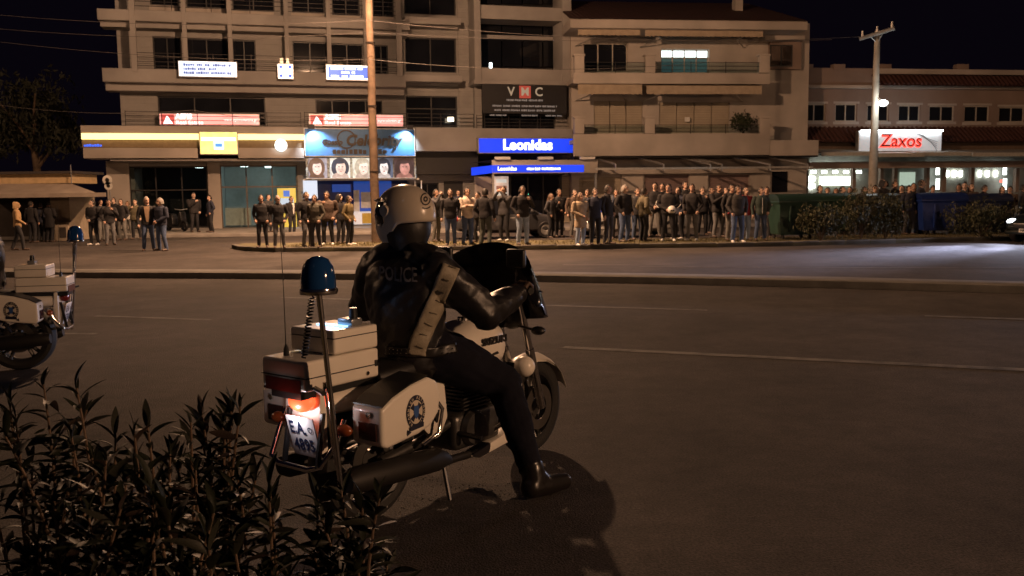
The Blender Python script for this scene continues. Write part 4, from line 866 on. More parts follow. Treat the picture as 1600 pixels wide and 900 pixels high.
mast(31, 30.5, 10.0, 1600, -1.2, -1.5, 'street lamp on the island far to the right')
# right hand steel post with cross-arm and a small bright lamp
b2 = AT(1362, 340, 35.5); b2.z = 0
t = thing('lamp_post', 'pale concrete post with a cross-arm and one small bright lamp', 'lamp post', b2)
tp = AT(1371, 48, 35.5)-b2; mb = MB(); mb.tube([(0,0,0)]+[tuple(tp*(i/8)) for i in range(1, 9)], [.19-.011*i for i in range(9)], 12); mb.build('post', mat('post_concrete', (.30,.27,.23), .8, var=.2, scale=3), t, smooth=True)
l_, r_ = AT(1343, 61, 35.5)-b2, AT(1398, 44, 34.8)-b2; MB().tube([l_, r_], .075, 8).build('cross_arm', M['steel'], t)
for q in (.08, .5, .92): p = l_.lerp(r_, q); MB().lathe([(.03,0),(.05,.08),(.03,.16),(.045,.22)], (p.x,p.y,p.z+.05), seg=8).build('insulator', M['white'], t)
for s in (l_.lerp(r_, .3), l_.lerp(r_, .7)): MB().tube([s, tp*.94], .02, 6).build('brace', M['steel'], t)
lp = AT(1380, 161, 35.2)-b2; MB().tube([tp*.68, lp+Vector((0,.05,.1))], .03, 6).build('lamp_arm', M['steel'], t); MB().ell(lp, (.17,.17,.12), 14, 8).build('lamp_globe', emit('white_globe', (.95,1,.95), 14), t, smooth=True)
lamp_light('post_light', t, lp+Vector((-.1,-.45,-.15)), 70, (.95,1,.95), .12)
# cables
for k, (pts, dd) in enumerate((((( -60,18),(577,32),(1300,62)),28.7), ((( -60,40),(577,51),(1371,56)),28.7), (((-60,58),(579,93),(1100,98)),28.7), (((-60,155),(300,172),(582,175)),30.0))):
    P = [AT(x, y, dd if i != 2 or k != 1 else 35) for i, (x, y) in enumerate(pts)]; Q = []
    for a, b in zip(P[:-1], P[1:]):
        for i in range(12): s = i/12; v = a.lerp(b, s); v.z -= .25*4*s*(1-s); Q.append(v)
    Q.append(P[-1]); tag(MB().tube(Q, .007, 5).build('cable', mat('cable_grey', (.09,.08,.075), .6)), ('topmost overhead cable passing the wooden pole','second overhead cable running to the right hand post','third overhead cable at the height of the upper lit signs','lowest overhead cable left of the wooden pole')[k], 'cable', 'overhead cables')
# traffic sign by the kiosk
sp = G(176, 372, .0); t = thing('traffic_sign', 'slim post with two small round signs seen from behind near the pier', 'traffic sign', sp); sc_ = 1400/sp.y
MB().cyl((0,0,0), (0,0,(372-276)/sc_), .03, 8).build('post', M['steel'], t)
for dx, py, rr in ((-4, 282, .20), (-2, 291, .17)): MB().lathe([(0,-.01),(rr,-.01),(rr,.01),(0,.01)], (dx/sc_*.6, -.04, (372-py)/sc_), 'y', 18).build('disc', M['white'], t); MB().lathe([(0,-.016),(rr*.45,-.016)], (dx/sc_*.6, -.04, (372-py)/sc_), 'y', 14).build('symbol', M['black'], t)
# kiosk
kd = 36.0
def kp(px, py, d=kd): return AT(px, py, d)
t = thing('kiosk', 'street kiosk with a wide sloping canopy at the left edge', 'kiosk', (0,0,0)); t.location = (kp(60,380).x, kd, 0); ko = t.location
def kb(nm, m, px0, py0, px1, py1, dn, th, par=t, bev=.0):
    a, b = AT(px0, (py0+py1)/2, dn)-ko, AT(px1, (py0+py1)/2, dn)-ko; c, d = AT((px0+px1)/2, py1, dn)-ko, AT((px0+px1)/2, py0, dn)-ko
    return MB().box(a.x, b.x, a.y, a.y+th, max(c.z, -.0), d.z).build(nm, m, par, bevel=bev)
KW = mat('kiosk_wall', (.40,.33,.25), .8); KD = mat('kiosk_dark', (.05,.04,.035), .8)
kb('wall', KW, 80, 308, 110, 381, kd, 2.2); kb('wall', KD, -60, 306, 80, 381, kd+1.6, .4)
cab = kb('cabinet', KW, 86, 347, 107, 380, kd-.3, .28, bev=.02); kb('vent', KD, 93, 355, 103, 371, kd-.32, .03, cab)
kb('upper_box', mat('kiosk_band', (.55,.40,.22), .7), -60, 272, 112, 287, kd+.2, 2.2); kb('roof_cap', KD, -60, 268, 116, 272, kd, 2.6)
q = [AT(-60, 306, kd-1.4)-ko, AT(166, 307, kd-1.4)-ko, AT(112, 287, kd+.2)-ko, AT(-60, 287, kd+.2)-ko]; e = AT(166, 307, kd-1.4)-ko
CAN = mat('kiosk_canopy', (.36,.30,.25), .85, var=.15, scale=2)
mb = MB(); mb.add(q, [(0,1,2,3)]); v2 = AT(150, 301, kd+2.4)-ko; mb.add([q[1], v2, AT(112,287,kd+2.4)-ko, q[2]], [(0,1,2,3)]); mb.build('canopy', CAN, t)
mb = MB(); mb.box(q[0].x, q[1].x, q[0].y-.03, q[0].y+.0, q[0].z-.10, q[0].z+.06); mb.build('canopy_edge', CAN, t)
MB().tube([AT(112,287,kd)-ko, AT(112,287,kd)-ko+Vector((0,0,.75))], .02, 6).build('aerial', M['steel'], t)
# ---- dark tree behind the kiosk
tb = AT(62, 340, 50); t = thing('tree', 'dark tree in the gloom behind the kiosk', 'tree', (tb.x, 50, .13)); mb = MB(); mb.tube([(0,0,-.1),(.1,0,2),(-.1,.1,4.2),(.1,0,6)], [.28,.22,.17,.09], 10)
mb.build('trunk', M['wood'], t, smooth=True)
for k in range(6): a = k*1.05; MB().tube([(0,0,3.2+.3*k),(1.2*math.cos(a),1.2*math.sin(a),4.6+.35*k),(2.2*math.cos(a),2.0*math.sin(a),5.4+.4*k)], [.10,.06,.025], 6).build('limb', M['wood'], t, smooth=True)
mb = leafy(2200, (0,0,6.4), (3.0,2.6,2.4), .20, 31); mb2 = leafy(1200, (-1.6,.3,5.2), (2.0,1.8,1.5), .20, 32); mb.add(mb2.v, mb2.f); mb3 = leafy(1200, (1.5,-.2,5.0), (1.7,1.6,1.3), .20, 33); mb.add(mb3.v, mb3.f)
mb.build('crown', mat('night_leaf', (.022,.024,.013), .7, var=.4, scale=2), t)
# ---- wheeled bins
def bin_(px, feet, w, h, d, col, label, yaw=0.0, lid=None, group='wheeled rubbish containers'):
    p = G(px, feet, IZ); t = thing('rubbish_container', label, 'bin', (p.x, p.y, IZ), yaw, group); m = mat('bin_plastic', col, .42, var=.15, scale=4, bump=.05); ml = mat('bin_lid', tuple(c*.6 for c in (lid or col)), .45)
    mb = MB(); P = []
    for z, k in ((.14, .84), (.2, .88), (h*.55, .96), (h*.86, 1.0), (h*.9, 1.06), (h*.94, 1.06)):
        P.append([(x*w/2*k, y*d/2*k, z) for x, y in ((-1,-1),(-.3,-1.0),(.3,-1.0),(1,-1),(1,1),(-1,1))])
    mb.grid(P, wrap=True); n = 6; o = len(mb.v); mb.f += [tuple(range(o-n, o)), tuple(range(n-1, -1, -1))]; mb.m += [0, 0]; mb.build('tub', m, t, bevel=.02)
    L = []
    for i in range(9): a = math.pi*i/8; L.append([(-w/2*1.05, -d/2*1.06*math.cos(a), h*.945+.22*math.sin(a)), (w/2*1.05, -d/2*1.06*math.cos(a), h*.945+.22*math.sin(a))])
    lm = MB(); lm.grid(L); lm.add([r[0] for r in L], [tuple(range(9))]); lm.add([r[1] for r in L], [tuple(range(8, -1, -1))]); lm.build('lid', ml, t, smooth=True)
    for x in (-.22, .22): MB().box(w*x-.025, w*x+.025, -d/2*1.0-.03, -d/2*.9, .25, h*.82).build('rib', m, t, bevel=.01)
    for s in (-1, 1): MB().cyl((s*w/2*1.05,0,h*.84), (s*(w/2*1.05+.12),0,h*.84), .03, 10).build('trunnion', M['steel'], t)
    for sx in (-1, 1):
        for sy in (-1, 1): MB().lathe([(.0,-.025),(.08,-.025),(.085,0),(.08,.025),(0,.025)], (sx*w*.36, sy*d*.34, .085), 'x', 14).build('wheel', M['black'], t)
    return t
bin_(1237, 373, 1.25, 1.28, .95, (.022,.055,.042), 'green wheeled container nearest the crowd, left of the shrubs', .12); bin_(1298, 367, 1.25, 1.28, .95, (.020,.055,.036), 'second green container, behind the first shrub', .05); bin_(1372, 366, 1.3, 1.25, .95, (.035,.042,.038), 'grey green container behind the middle shrub, by the lamp post', -.05)
bin_(1465, 366, 1.45, 1.25, 1.0, (.010,.030,.17), 'blue container right of the lamp post', -.06); bin_(1535, 363, 1.45, 1.2, 1.0, (.012,.022,.07), 'dark blue container half hidden by the right shrub', -.06)
# ---- clipped shrubs on the island
LEAF3 = mat('island_leaf', (.060,.062,.028), .6, var=.45, scale=4)
for px, feet, rr, lab, sd_ in ((1290,377,(.95,.55,.62),'small rounded shrub in front of the second green container',1),(1352,375,(1.05,.6,.85),'tall middle shrub in front of the grey green container',2),(1392,374,(.85,.55,.75),'shrub touching the middle shrub on its right',3),(1545,372,(1.5,.6,.62),'wide low shrub left of the car',4)):
    p = G(px, feet, IZ); t = thing('island_shrub', lab, 'shrub', (p.x, p.y+.4, IZ), 0, 'shrubs along the island')
    mb = MB(); rn = random.Random(sd_)
    for k in range(7): a = rn.uniform(0, 6.28); mb.tube([(0,0,-.02),(.2*math.cos(a),.2*math.sin(a),rr[2]*.7),(rr[0]*.6*math.cos(a),rr[1]*.6*math.sin(a),rr[2]*1.4)], [.02,.014,.006], 5)
    mb.build('stem', M['wood'], t); leafy(2600, (0,0,rr[2]*.98), rr, .062, sd_+10).build('crown', LEAF3, t)
# ---- dry grass tufts on the island
mb = MB(); rn = random.Random(8)
for i in range(5200):
    k = rn.randrange(3, 13); a, b = isl[k], isl[k+1]; s = rn.random(); w = rn.random()**.8; x = a[0]*(1-s)+b[0]*s+.3*w; y = a[1]*(1-s)+b[1]*s+.2+2.9*w; h = rn.uniform(.03, .10); d = Vector((rn.gauss(0,.04), rn.gauss(0,.04), h))
    mb.add([(x-.006,y,IZ),(x+.006,y,IZ),(x+d.x,y+d.y,IZ+h)], [(0,1,2)])
gs = mb.build('dry_grass', mat('dry_grass', (.17,.14,.055), .9, var=.4, scale=3)); gs['kind'] = 'stuff'; gs['label'] = 'short dry grass on the earth of the traffic island'; gs['category'] = 'grass'
# ---- cars
def car(name, label, loc, rz, paint, lights=False, plate='', hatch=True):
    t = thing(name, label, 'car', loc, rz); pm_ = mat('car_paint', paint, .28, .2, var=.05, coat=.6); W_ = .86
    # body: stations along x (front = +x), each a rounded section
    st = [(-2.02,.42,.62,.74),(-1.95,.32,.86,.80),(-1.5,.24,.93,.85),(-.6,.22,.94,.86),(.5,.22,.93,.86),(1.2,.22,.90,.85),(1.7,.25,.80,.81),(1.98,.32,.68,.72),(2.06,.40,.58,.62)]
    P = [[(x, w*cy, zl+(zh-zl)*cz) for cy, cz in ((-.82,0),(-1,.18),(-1,.62),(-.93,.86),(-.72,1),(0,1.03),(.72,1),(.93,.86),(1,.62),(1,.18),(.82,0),(0,-.0))] for x, zl, zh, w in st]
    mb = MB(); mb.grid(P, wrap=True); n = 12; o = len(mb.v); mb.f += [tuple(range(n-1, -1, -1)), tuple(range(o-n, o))]; mb.m += [0, 0]; body = mb.build('body', pm_, t, smooth=True)
    cb = [(-1.85,.92,.70),(-1.45,1.36,.60),(-.9,1.46,.58),(.0,1.45,.58),(.35,1.36,.60),(1.05,.93,.70)]
    mb = MB(); mb.grid([[(x, -.78 if 0 < i < 5 else -.72, .90), (x, -w, z), (x, 0, z+.02), (x, w, z), (x, .78 if 0 < i < 5 else .72, .90)] for i, (x, z, w) in enumerate(cb)]); mb.build('cabin', M['darkglass'], t, smooth=True)
    mb = MB(); mb.grid([[(x, y*w, z+.015+.012*(1-y*y)) for y in (-1,-.5,0,.5,1)] for (x, z, w) in cb[1:5]]); mb.grid([[(x, y*w, z-.01) for y in (1,.5,0,-.5,-1)] for (x, z, w) in cb[1:5]]); mb.build('roof', pm_, t, smooth=True)
    for s in (-1, 1):
        for i in (1, 3, 4):
            x, z, w = cb[i]; x2 = {1: -1.9, 3: -.15, 4: 1.05}[i]; MB().tube([(x2, s*.76, .91), (x, s*(w+.01), z)], .03, 6).build('pillar', pm_, t)
        d = MB().box(-.12, .95, s*.855, s*.872, .34, .90).build('door', pm_, t, bevel=.02); MB().box(-.05, .12, s*.872, s*.89, .76, .79).build('handle', M['alu'], d)
        MB().ell((.75, s*.98, 1.0), (.06,.10,.07), 10, 6).build('mirror', pm_, t, smooth=True)
        for x in (-1.28, 1.3):
            w_ = MB().lathe([(.20,-.09),(.29,-.10),(.315,-.07),(.315,.07),(.29,.10),(.20,.09)], (x, s*.77, .315), 'y', 24, closed=True).build('wheel', M['black'], t, smooth=True)
            MB().lathe([(.0,.02*s),(.06,.05*s),(.17,.085*s),(.205,.07*s)], (x, s*.77, .315), 'y', 20).build('rim', M['alu'], w_)
        hl = MB().ell((1.90, s*.56, .64), (.13,.17,.085), 14, 8, M=Matrix.Rotation(-.25*s, 3, 'Z')).build('headlight', emit('headlamp_lit', (.9,.95,1), 7) if lights else M['clear'], t, smooth=True)
        if lights: lamp_light('headlight_beam', t, (2.12, s*.56, .64), 5600, (.66,.70,1.0), .06, 38, (1, .0, -.030), 1.0); lamp_light('headlight_wash', t, (2.14, s*.56, .66), 380, (.72,.76,1.0), .06, 120, (1, .0, -.10), 1.0)
        MB().ell((-1.98, s*.6, .74), (.06,.15,.10), 12, 8).build('tail_light', mat('tail_red', (.3,.02,.02), .3), t, smooth=True)
    g_ = MB().box(2.03, 2.075, -.42, .42, .46, .58).build('grille', M['black'], t, bevel=.01); MB().box(2.06, 2.085, -.44, .44, .57, .59).build('grille_trim', M['alu'], g_)
    MB().box(1.98, 2.09, -.70, .70, .26, .38).build('bumper', pm_, t, bevel=.04)
    if plate: pl = MB().box(2.09, 2.10, -.26, .26, .33, .44).build('number_plate', M['white'], t); text(plate, .10, M['black'], pl, (2.103, 0, .385), (R(90), 0, R(90)), bold=.003)
    return t
c0 = G(1600, 382); car('car', 'dark car with one lit headlamp entering at the right edge', (c0.x+2.05, c0.y+1.3, 0), math.atan2(-.50, -.87), (.012,.016,.014), True, 'NPZ 5106')
c1 = AT(792, 350, 33.8); car('car', 'dark grey parked car behind the crowd under the blue canopy', (c1.x, 33.8, 0), R(12), (.05,.05,.055))
c2 = AT(985, 350, 33.5); car('car', 'white parked car behind the crowd right of the dark grey one', (c2.x, 33.5, 0), R(190), (.55,.55,.53))
# small parked scooter by the bank window
sp = G(276, 361, .13); t = thing('parked_scooter', 'dark parked scooter in front of the bank window', 'scooter', (sp.x, sp.y, .13), R(-35)); SCM = mat('scooter_black', (.02,.02,.022), .35)
for x in (-.62, .62): MB().lathe([(.14,-.05),(.21,-.06),(.24,0),(.21,.06),(.14,.05)], (x,0,.24), 'y', 20, closed=True).build('wheel', M['black'], t, smooth=True)
MB().prism([(-.8,.45),(-.75,.72),(-.1,.74),(-.05,.35),(.3,.28),(.42,.9),(.52,.9),(.6,.5),(.45,.2),(-.3,.2)], -.16, .16, 'y').build('body', SCM, t, bevel=.05); MB().prism([(-.78,.73),(-.7,.82),(-.2,.80),(-.1,.74)], -.15, .15, 'y').build('seat', M['black'], t, bevel=.03)
MB().tube([(.42,-.33,1.02),(.40,0,.98),(.42,.33,1.02)], .018, 8).build('handlebar', M['steel'], t); MB().ell((.54,0,.86), (.07,.1,.08), 12, 8).build('headlamp', M['clear'], t, smooth=True)
# ---- oleander thicket in the foreground: every leaf a piece of its plant
LEAFM = [mat('oleander_leaf_a', (.012,.015,.008), .55, var=.35, scale=20, spec=.2), mat('oleander_leaf_b', (.017,.018,.010), .6, var=.3, scale=20), mat('oleander_leaf_c', (.026,.017,.012), .6, var=.35, scale=20)]
def leaf_mesh(k):
    L, w = (1.0, .105) if k < 2 else (.8, .12); rows = []
    for i in range(7): t_ = i/6; hw = w*math.sin(math.pi*min(1, t_*.93+.05))**.8; droop = -.18*t_*t_*(1+.5*k); rows.append([(-hw, L*t_, droop+hw*.35), (0, L*t_, droop), (hw, L*t_, droop+hw*.35)])
    mb = MB(); mb.grid(rows); me = mb.mesh('leaf', smooth=True, fixn=False); me.materials.append(LEAFM[k]); return me
LEAFS = [leaf_mesh(k) for k in range(3)]; STEMM = mat('oleander_stem', (.13,.085,.055), .7, var=.25, scale=8)
def oleander(px, top, depth, spread, nst, label, seed):
    rn = random.Random(seed); b = AT(px, 700, depth); H_ = AT(px, top, depth).z; t = thing('oleander', label, 'shrub', (b.x, depth, .08), 0, 'oleander shrubs along the near verge'); nl = 0
    for s in range(nst):
        a = rn.uniform(0, 6.283); r_ = spread*rn.uniform(.15, 1); hh = (H_-.08)*rn.uniform(.62, 1.0) if s else (H_-.08); tip = Vector((math.cos(a)*r_, math.sin(a)*r_*.8, hh)); m_ = Vector((math.cos(a)*r_*.45+rn.gauss(0,.03), math.sin(a)*r_*.4, hh*.55)); P = []
        for i in range(8): u = i/7; P.append(Vector((math.cos(a)*.05, math.sin(a)*.05, -.04))*(1-u)**2+m_*2*u*(1-u)+tip*u*u)
        MB().tube(P, [.009-.006*i/7 for i in range(8)], 6).build('stem', STEMM, t, smooth=True)
        n = rn.randint(30, 33)
        for i in range(n):
            u = 1-(i/n)**1.25*.72; k = min(6, int(u*7)); p = P[k].lerp(P[k+1], u*7-k); d = (P[k+1]-P[k]).normalized()
            az = i*2.094+(i//3)*.9+rn.gauss(0,.25); el = R(72)*max(0, 1-i/7)+R(rn.uniform(-12, 38)); q = Vector((math.cos(az)*math.cos(el), math.sin(az)*math.cos(el), math.sin(el))); q = (q+d*.25).normalized()
            o = bpy.data.objects.new('leaf', LEAFS[0 if rn.random() < .55 else (1 if rn.random() < .75 else 2)]); COL.objects.link(o); o.parent = t
            L = rn.uniform(.055, .125)*(1 if i > 4 else .75); o.location = p; o.rotation_euler = (q.to_track_quat('Y', 'Z').to_matrix() @ Matrix.Rotation(rn.gauss(0,.5), 3, 'Y')).to_euler(); o.scale = (L*rn.uniform(.75, 1.35), L, L*rn.uniform(.3, 2.6))
for k, a in enumerate(((40,596,2.75,.30,9,'oleander at the left edge, its tips under the second motorcycle wheel'),(150,612,2.55,.28,9,'oleander with a reddish lit stem, second from the left edge'),(235,672,2.35,.26,7,'lower oleander in front of the reddish lit stem'),(290,640,2.6,.22,8,'oleander in the middle of the thicket, left of the number plate'),(350,648,2.65,.15,8,'tall oleander just left of the number plate'),(415,768,2.3,.12,8,'low oleander below the number plate'),(560,772,2.4,.16,9,'rightmost oleander, in front of the exhaust'),(505,786,2.5,.09,7,'slim oleander right below the number plate'),(250,735,2.15,.22,8,'oleander low in the middle of the thicket'),(60,730,2.1,.30,8,'dark oleander in the bottom left corner'),(330,790,2.0,.30,8,'oleander at the bottom edge left of centre'),(190,790,1.95,.28,7,'oleander at the bottom edge near the left corner'))):
    oleander(*a, seed=40+k)
# ============================================================ police motorcycle
WP = mat('ivory_paint', (.86,.80,.70), .32, var=.04, coat=.3); CH = mat('chrome', (.72,.70,.68), .12, 1.0); RUB = mat('tyre_rubber', (.016,.015,.014), .75, bump=.2, bscale=60)
PLB = mat('black_plastic', (.017,.017,.018), .38); ENG = mat('engine_alloy', (.13,.125,.12), .4, .8, var=.25, scale=15); EXH = mat('exhaust_steel', (.018,.016,.015), .6, .3); SEA = mat('seat_vinyl', (.015,.014,.014), .5, bump=.1)
OR_, OF_ = G(570, 812), G(838, 702); HD = (OF_-OR_).normalized(); BRZ = math.atan2(HD.y, HD.x)
def wheel(name, parent, x, rad, w, disc=True):
    t = MB().lathe([(rad-.085,-w*.42),(rad-.05,-w*.5),(rad-.02,-w*.42),(rad,-w*.16),(rad,w*.16),(rad-.02,w*.42),(rad-.05,w*.5),(rad-.085,w*.42)], (x,0,rad), 'y', 48, closed=True).build(name, RUB, parent, smooth=True)
    MB().lathe([(rad-.10,-w*.40),(rad-.082,-w*.44),(rad-.078,0),(rad-.082,w*.44),(rad-.10,w*.40)], (x,0,rad), 'y', 40, closed=True).build('rim', PLB, t, smooth=True)
    mb = MB()
    for k in range(5):
        a = 2*math.pi*k/5+.3
        for da in (-.16, .16): mb.tube([(x+.05*math.cos(a), 0, rad+.05*math.sin(a)), (x+(rad-.09)*math.cos(a+da), 0, rad+(rad-.09)*math.sin(a+da))], [.022,.016], 8)
    mb.lathe([(0,-.05),(.05,-.05),(.055,0),(.05,.05),(0,.05)], (x,0,rad), 'y', 20); mb.build('spoke', ENG, t, smooth=True)
    if disc:
        for s in (-1, 1): MB().lathe([(.08,s*.075-.002),(.14,s*.075-.002),(.14,s*.075+.002),(.08,s*.075+.002)], (x,0,rad), 'y', 32, closed=True).build('brake_disc', mat('disc_steel', (.3,.28,.26), .3, .9), t)
    return t
def loft(st, n=20, sq=2.6):          # stations (x, zc, hw, hh) -> closed rounded hull along x
    P = []
    for (x, zc, hw, hh) in st:
        row = []
        for k in range(n): a = 2*math.pi*k/n; c, s = math.cos(a), math.sin(a); row.append((x, hw*math.copysign(abs(c)**(2/sq), c), zc+hh*math.copysign(abs(s)**(2/sq), s)))
        P.append(row)
    mb = MB(); mb.grid(P, wrap=True); o = len(mb.v); mb.f += [tuple(range(n-1, -1, -1)), tuple(range(o-n, o))]; mb.m += [0, 0]; return mb
def pannier(b, s):
    prof = [(-.275,.50),(-.275,.665),(-.20,.705),(-.08,.742),(.04,.762),(.10,.735),(.128,.66),(.11,.58),(.06,.53),(-.03,.505),(-.24,.482)]
    y0, y1 = (-.22, -.41) if s < 0 else (.22, .41)
    p = MB().prism(prof, y0, y1, 'y').build('pannier', WP, b, bevel=.022, segs=3)
    MB().prism([(-.265,.672),(-.20,.708),(-.08,.745),(.04,.765),(.04,.771),(-.08,.751),(-.20,.714),(-.265,.678)], y0+.03*s*-1 if 0 else (y0+y1)/2-.09, (y0+y1)/2+.09, 'y').build('lid_seam', PLB, p)
    MB().box(-.283, -.271, min(y0, y1)+.03, max(y0, y1)-.05, .52, .60).build('reflector', mat('dark_lens', (.05,.02,.02), .2), p, bevel=.004); MB().cyl((-.284, (y0+y1)/2+.02*s, .635), (-.273, (y0+y1)/2+.02*s, .635), .014, 12).build('lock', CH, p)
    # round crest: ring of letters round a blue cross badge with a scroll below
    yo = y1+.002*s; NB = mat('crest_navy', (.012,.014,.035), .5); IV = mat('crest_ivory', (.60,.53,.42), .5); CB = mat('crest_blue', (.03,.09,.28), .5); cx, cz = -.055, .615
    def flat(nm, pts, m, k): MB().prism(pts, min(yo+.0012*k*s, yo+.0012*(k+1)*s), max(yo+.0012*k*s, yo+.0012*(k+1)*s), 'y').build(nm, m, p)
    circ = lambda r, q=1.25, n=40: [(cx+r*math.cos(2*math.pi*i/n), cz+r*q*math.sin(2*math.pi*i/n)) for i in range(n)]
    flat('crest_ring', circ(.063), NB, 0); flat('crest_field', circ(.044), IV, 1)
    for i in range(4):
        a = math.pi/4+i*math.pi/2; ux, uz = math.cos(a), math.sin(a)*1.2; flat('crest_arm', [(cx+ux*.012-uz*.006, cz+uz*.012+ux*.006), (cx+ux*.040-uz*.013, cz+uz*.040+ux*.013), (cx+ux*.040+uz*.013, cz+uz*.040-ux*.013), (cx+ux*.012+uz*.006, cz+uz*.012-ux*.006)], NB, 2)
    flat('crest_shield', [(cx-.014,cz+.03),(cx+.014,cz+.03),(cx+.018,cz),(cx+.010,cz-.022),(cx,cz-.032),(cx-.010,cz-.022),(cx-.018,cz)], CB, 3)
    flat('crest_scroll', [(cx-.045,cz-.082),(cx+.045,cz-.076),(cx+.048,cz-.058),(cx+.04,cz-.05),(cx-.045,cz-.062)], NB, 4); flat('crest_tail', [(cx-.062,cz-.10),(cx-.06,cz-.072),(cx-.035,cz-.088)], NB, 2)
    tx = 'ΕΛΛΗΝΙΚΗ ΑΣΤΥΝΟΜΙΑ'
    for i, ch in enumerate(tx):
        if ch == ' ': continue
        a = R(232)-R(284)*i/(len(tx)-1)
        sx = -1 if s > 0 else 1
        me = textmesh(ch, .017, bold=.0006); me.materials.append(IV)
        link('crest_letter', me, p, (cx+sx*.0535*math.cos(a) if s > 0 else cx+.0535*math.cos(a), yo+.004*s, cz+.0535*1.25*math.sin(a)), (R(90), (R(90)-a)*(1 if s < 0 else 1), 0 if s < 0 else R(180)))
    return p
def motorcycle(label, plate, lit):
    b = thing('police_motorcycle', label, 'motorcycle', OR_, BRZ, 'police motorcycles')
    wheel('rear_wheel', b, 0, .315, .16); wheel('front_wheel', b, 1.42, .30, .11)
    for s in (-1, 1):
        MB().tube([(0,s*.12,.315),(.3,s*.12,.35),(.58,s*.10,.40)], .026, 10).build('swingarm', ENG, b, smooth=True)
        MB().tube([(1.42,s*.095,.30),(1.30,s*.095,.68)], .028, 12).tube([(1.30,s*.095,.68),(1.19,s*.095,1.03)], .022, 12).build('fork', CH, b, smooth=True)
        mb = MB(); mb.tube([(.03,s*.155,.38),(.22,s*.155,.70)], .018, 8); mb.tube([(.06+.13*i/60+.026*math.cos(i*.75)*.86, s*.155+.03*math.sin(i*.75), .43+.22*i/60-.026*math.cos(i*.75)*.5) for i in range(61)], .005, 5); mb.build('shock_absorber', CH, b, smooth=True)
        MB().tube([(1.16,s*.12,.84),(1.13,s*.25,.83)], .008, 6).build('indicator_stalk', PLB, b); MB().ell((1.12,s*.285,.83), (.035,.045,.026), 12, 8).build('front_indicator', PLB, b, smooth=True)
        MB().tube([(-.30,s*.10,.57),(-.31,s*.19,.56)], .009, 6).build('indicator_stalk', PLB, b); MB().ell((-.325,s*.225,.56), (.03,.045,.028), 12, 8).build('rear_indicator', mat('amber_lens', (.25,.06,.015), .25), b, smooth=True)
        MB().tube([(.55,s*.15,.34),(.57,s*.30,.33)], .015, 8).build('footrest', PLB, b)
    MB().tube([(1.0,0,1.02),(.98,-.18,1.06),(.93,-.30,1.09),(.89,-.40,1.085)], .013, 8).tube([(1.0,0,1.02),(.98,.18,1.06),(.93,.30,1.09),(.89,.40,1.085)], .013, 8).build('handlebar', CH, b, smooth=True)
    for s in (-1, 1):
        MB().tube([(.945,s*.27,1.088),(.885,s*.405,1.086)], .019, 10).build('grip', RUB, b, smooth=True); MB().tube([(.985,s*.24,1.085),(1.02,s*.33,1.08),(.985,s*.41,1.07)], .006, 6).build('brake_lever', CH, b)
        st = MB().tube([(.99,s*.22,1.08),(.965,s*.245,1.16),(.955,s*.255,1.20)], .007, 6).build('mirror_stalk', CH, b)
        MB().box(.93, .965, s*.26-.062, s*.26+.062, 1.20, 1.305).build('mirror', PLB, b, bevel=.018, segs=3)
    MB().box(.96, 1.04, -.27, -.20, 1.04, 1.10).box(.96, 1.04, .20, .27, 1.04, 1.10).build('switchgear', PLB, b, bevel=.01)
    # fuel tank, seat, tail
    tk = loft([(.50,.70,.07,.05),(.53,.72,.115,.09),(.62,.745,.145,.125),(.75,.765,.165,.145),(.88,.77,.17,.145),(.98,.76,.15,.13),(1.04,.745,.11,.09),(1.06,.74,.06,.05)], 24, 2.5).build('fuel_tank', WP, b, smooth=True)
    MB().lathe([(0,.02),(.035,.02),(.04,0)], (.80,0,.905), 'z', 20).build('fuel_cap', CH, tk)
    for s in (-1, 1): o = text('SUZUKI', .055, M['black'], tk, (.86, s*.1745, .80), (R(90), 0, 0 if s < 0 else R(180)), bold=.002, ext=.004, sx=1.15); MB().prism([(.84,.715),(.90,.722),(.885,.735),(.845,.728)], min(s*.165, s*.172), max(s*.165, s*.172), 'y').build('tank_mark', M['black'], tk)
    loft([(-.02,.715,.06,.03),(.02,.72,.12,.045),(.22,.735,.15,.05),(.42,.735,.14,.05),(.54,.73,.10,.045),(.57,.73,.06,.03)], 18, 3).build('seat', SEA, b, smooth=True)
    tl = loft([(-.345,.655,.06,.03),(-.32,.655,.11,.06),(-.15,.655,.135,.065),(.1,.645,.14,.06),(.28,.62,.12,.05),(.34,.61,.06,.03)], 18, 3).build('tail_cowl', WP, b, smooth=True)
    MB().prism([(-.37,.44),(-.375,.62),(-.37,.74),(-.34,.74),(-.33,.60),(-.33,.45)], -.125, .115, 'y').build('rear_panel', WP, b, bevel=.012)
    MB().ell((-.40,-.035,.685), (.05,.075,.05), 18, 10).build('tail_light', emit('tail_lit', (1,.10,.03), 2.0) if lit else mat('tail_unlit', (.18,.015,.012), .2), b, smooth=True)
    if lit: lamp_light('tail_glow', b, (-.50,-.035,.67), .30, (1,.2,.1), .03); lamp_light('plate_glow', b, (-.475,-.04,.635), .85, (.95,.95,1), .015)
    Mp = Matrix.Translation((-.405,-.048,.525)) @ Matrix.Rotation(R(-14), 4, 'Y'); pl = MB().box(-.006, 0, -.092, .092, -.10, .10, M=Mp).build('number_plate', mat('plate_white', (.80,.80,.82), .4), b, bevel=.004)
    rp = (Mp.to_3x3() @ Matrix.Rotation(R(-90), 3, 'Z') @ Matrix.Rotation(R(90), 3, 'X')).to_euler()
    NV_ = mat('plate_ink', (.012,.02,.07), .5)
    for s_, z_, y_ in ((plate[0], .042, .022), (plate[1], -.042, 0)): v = Mp @ Vector((-.0085, y_, z_)); text(s_, .084, NV_, pl, v, rp, bold=.002, sx=.82)
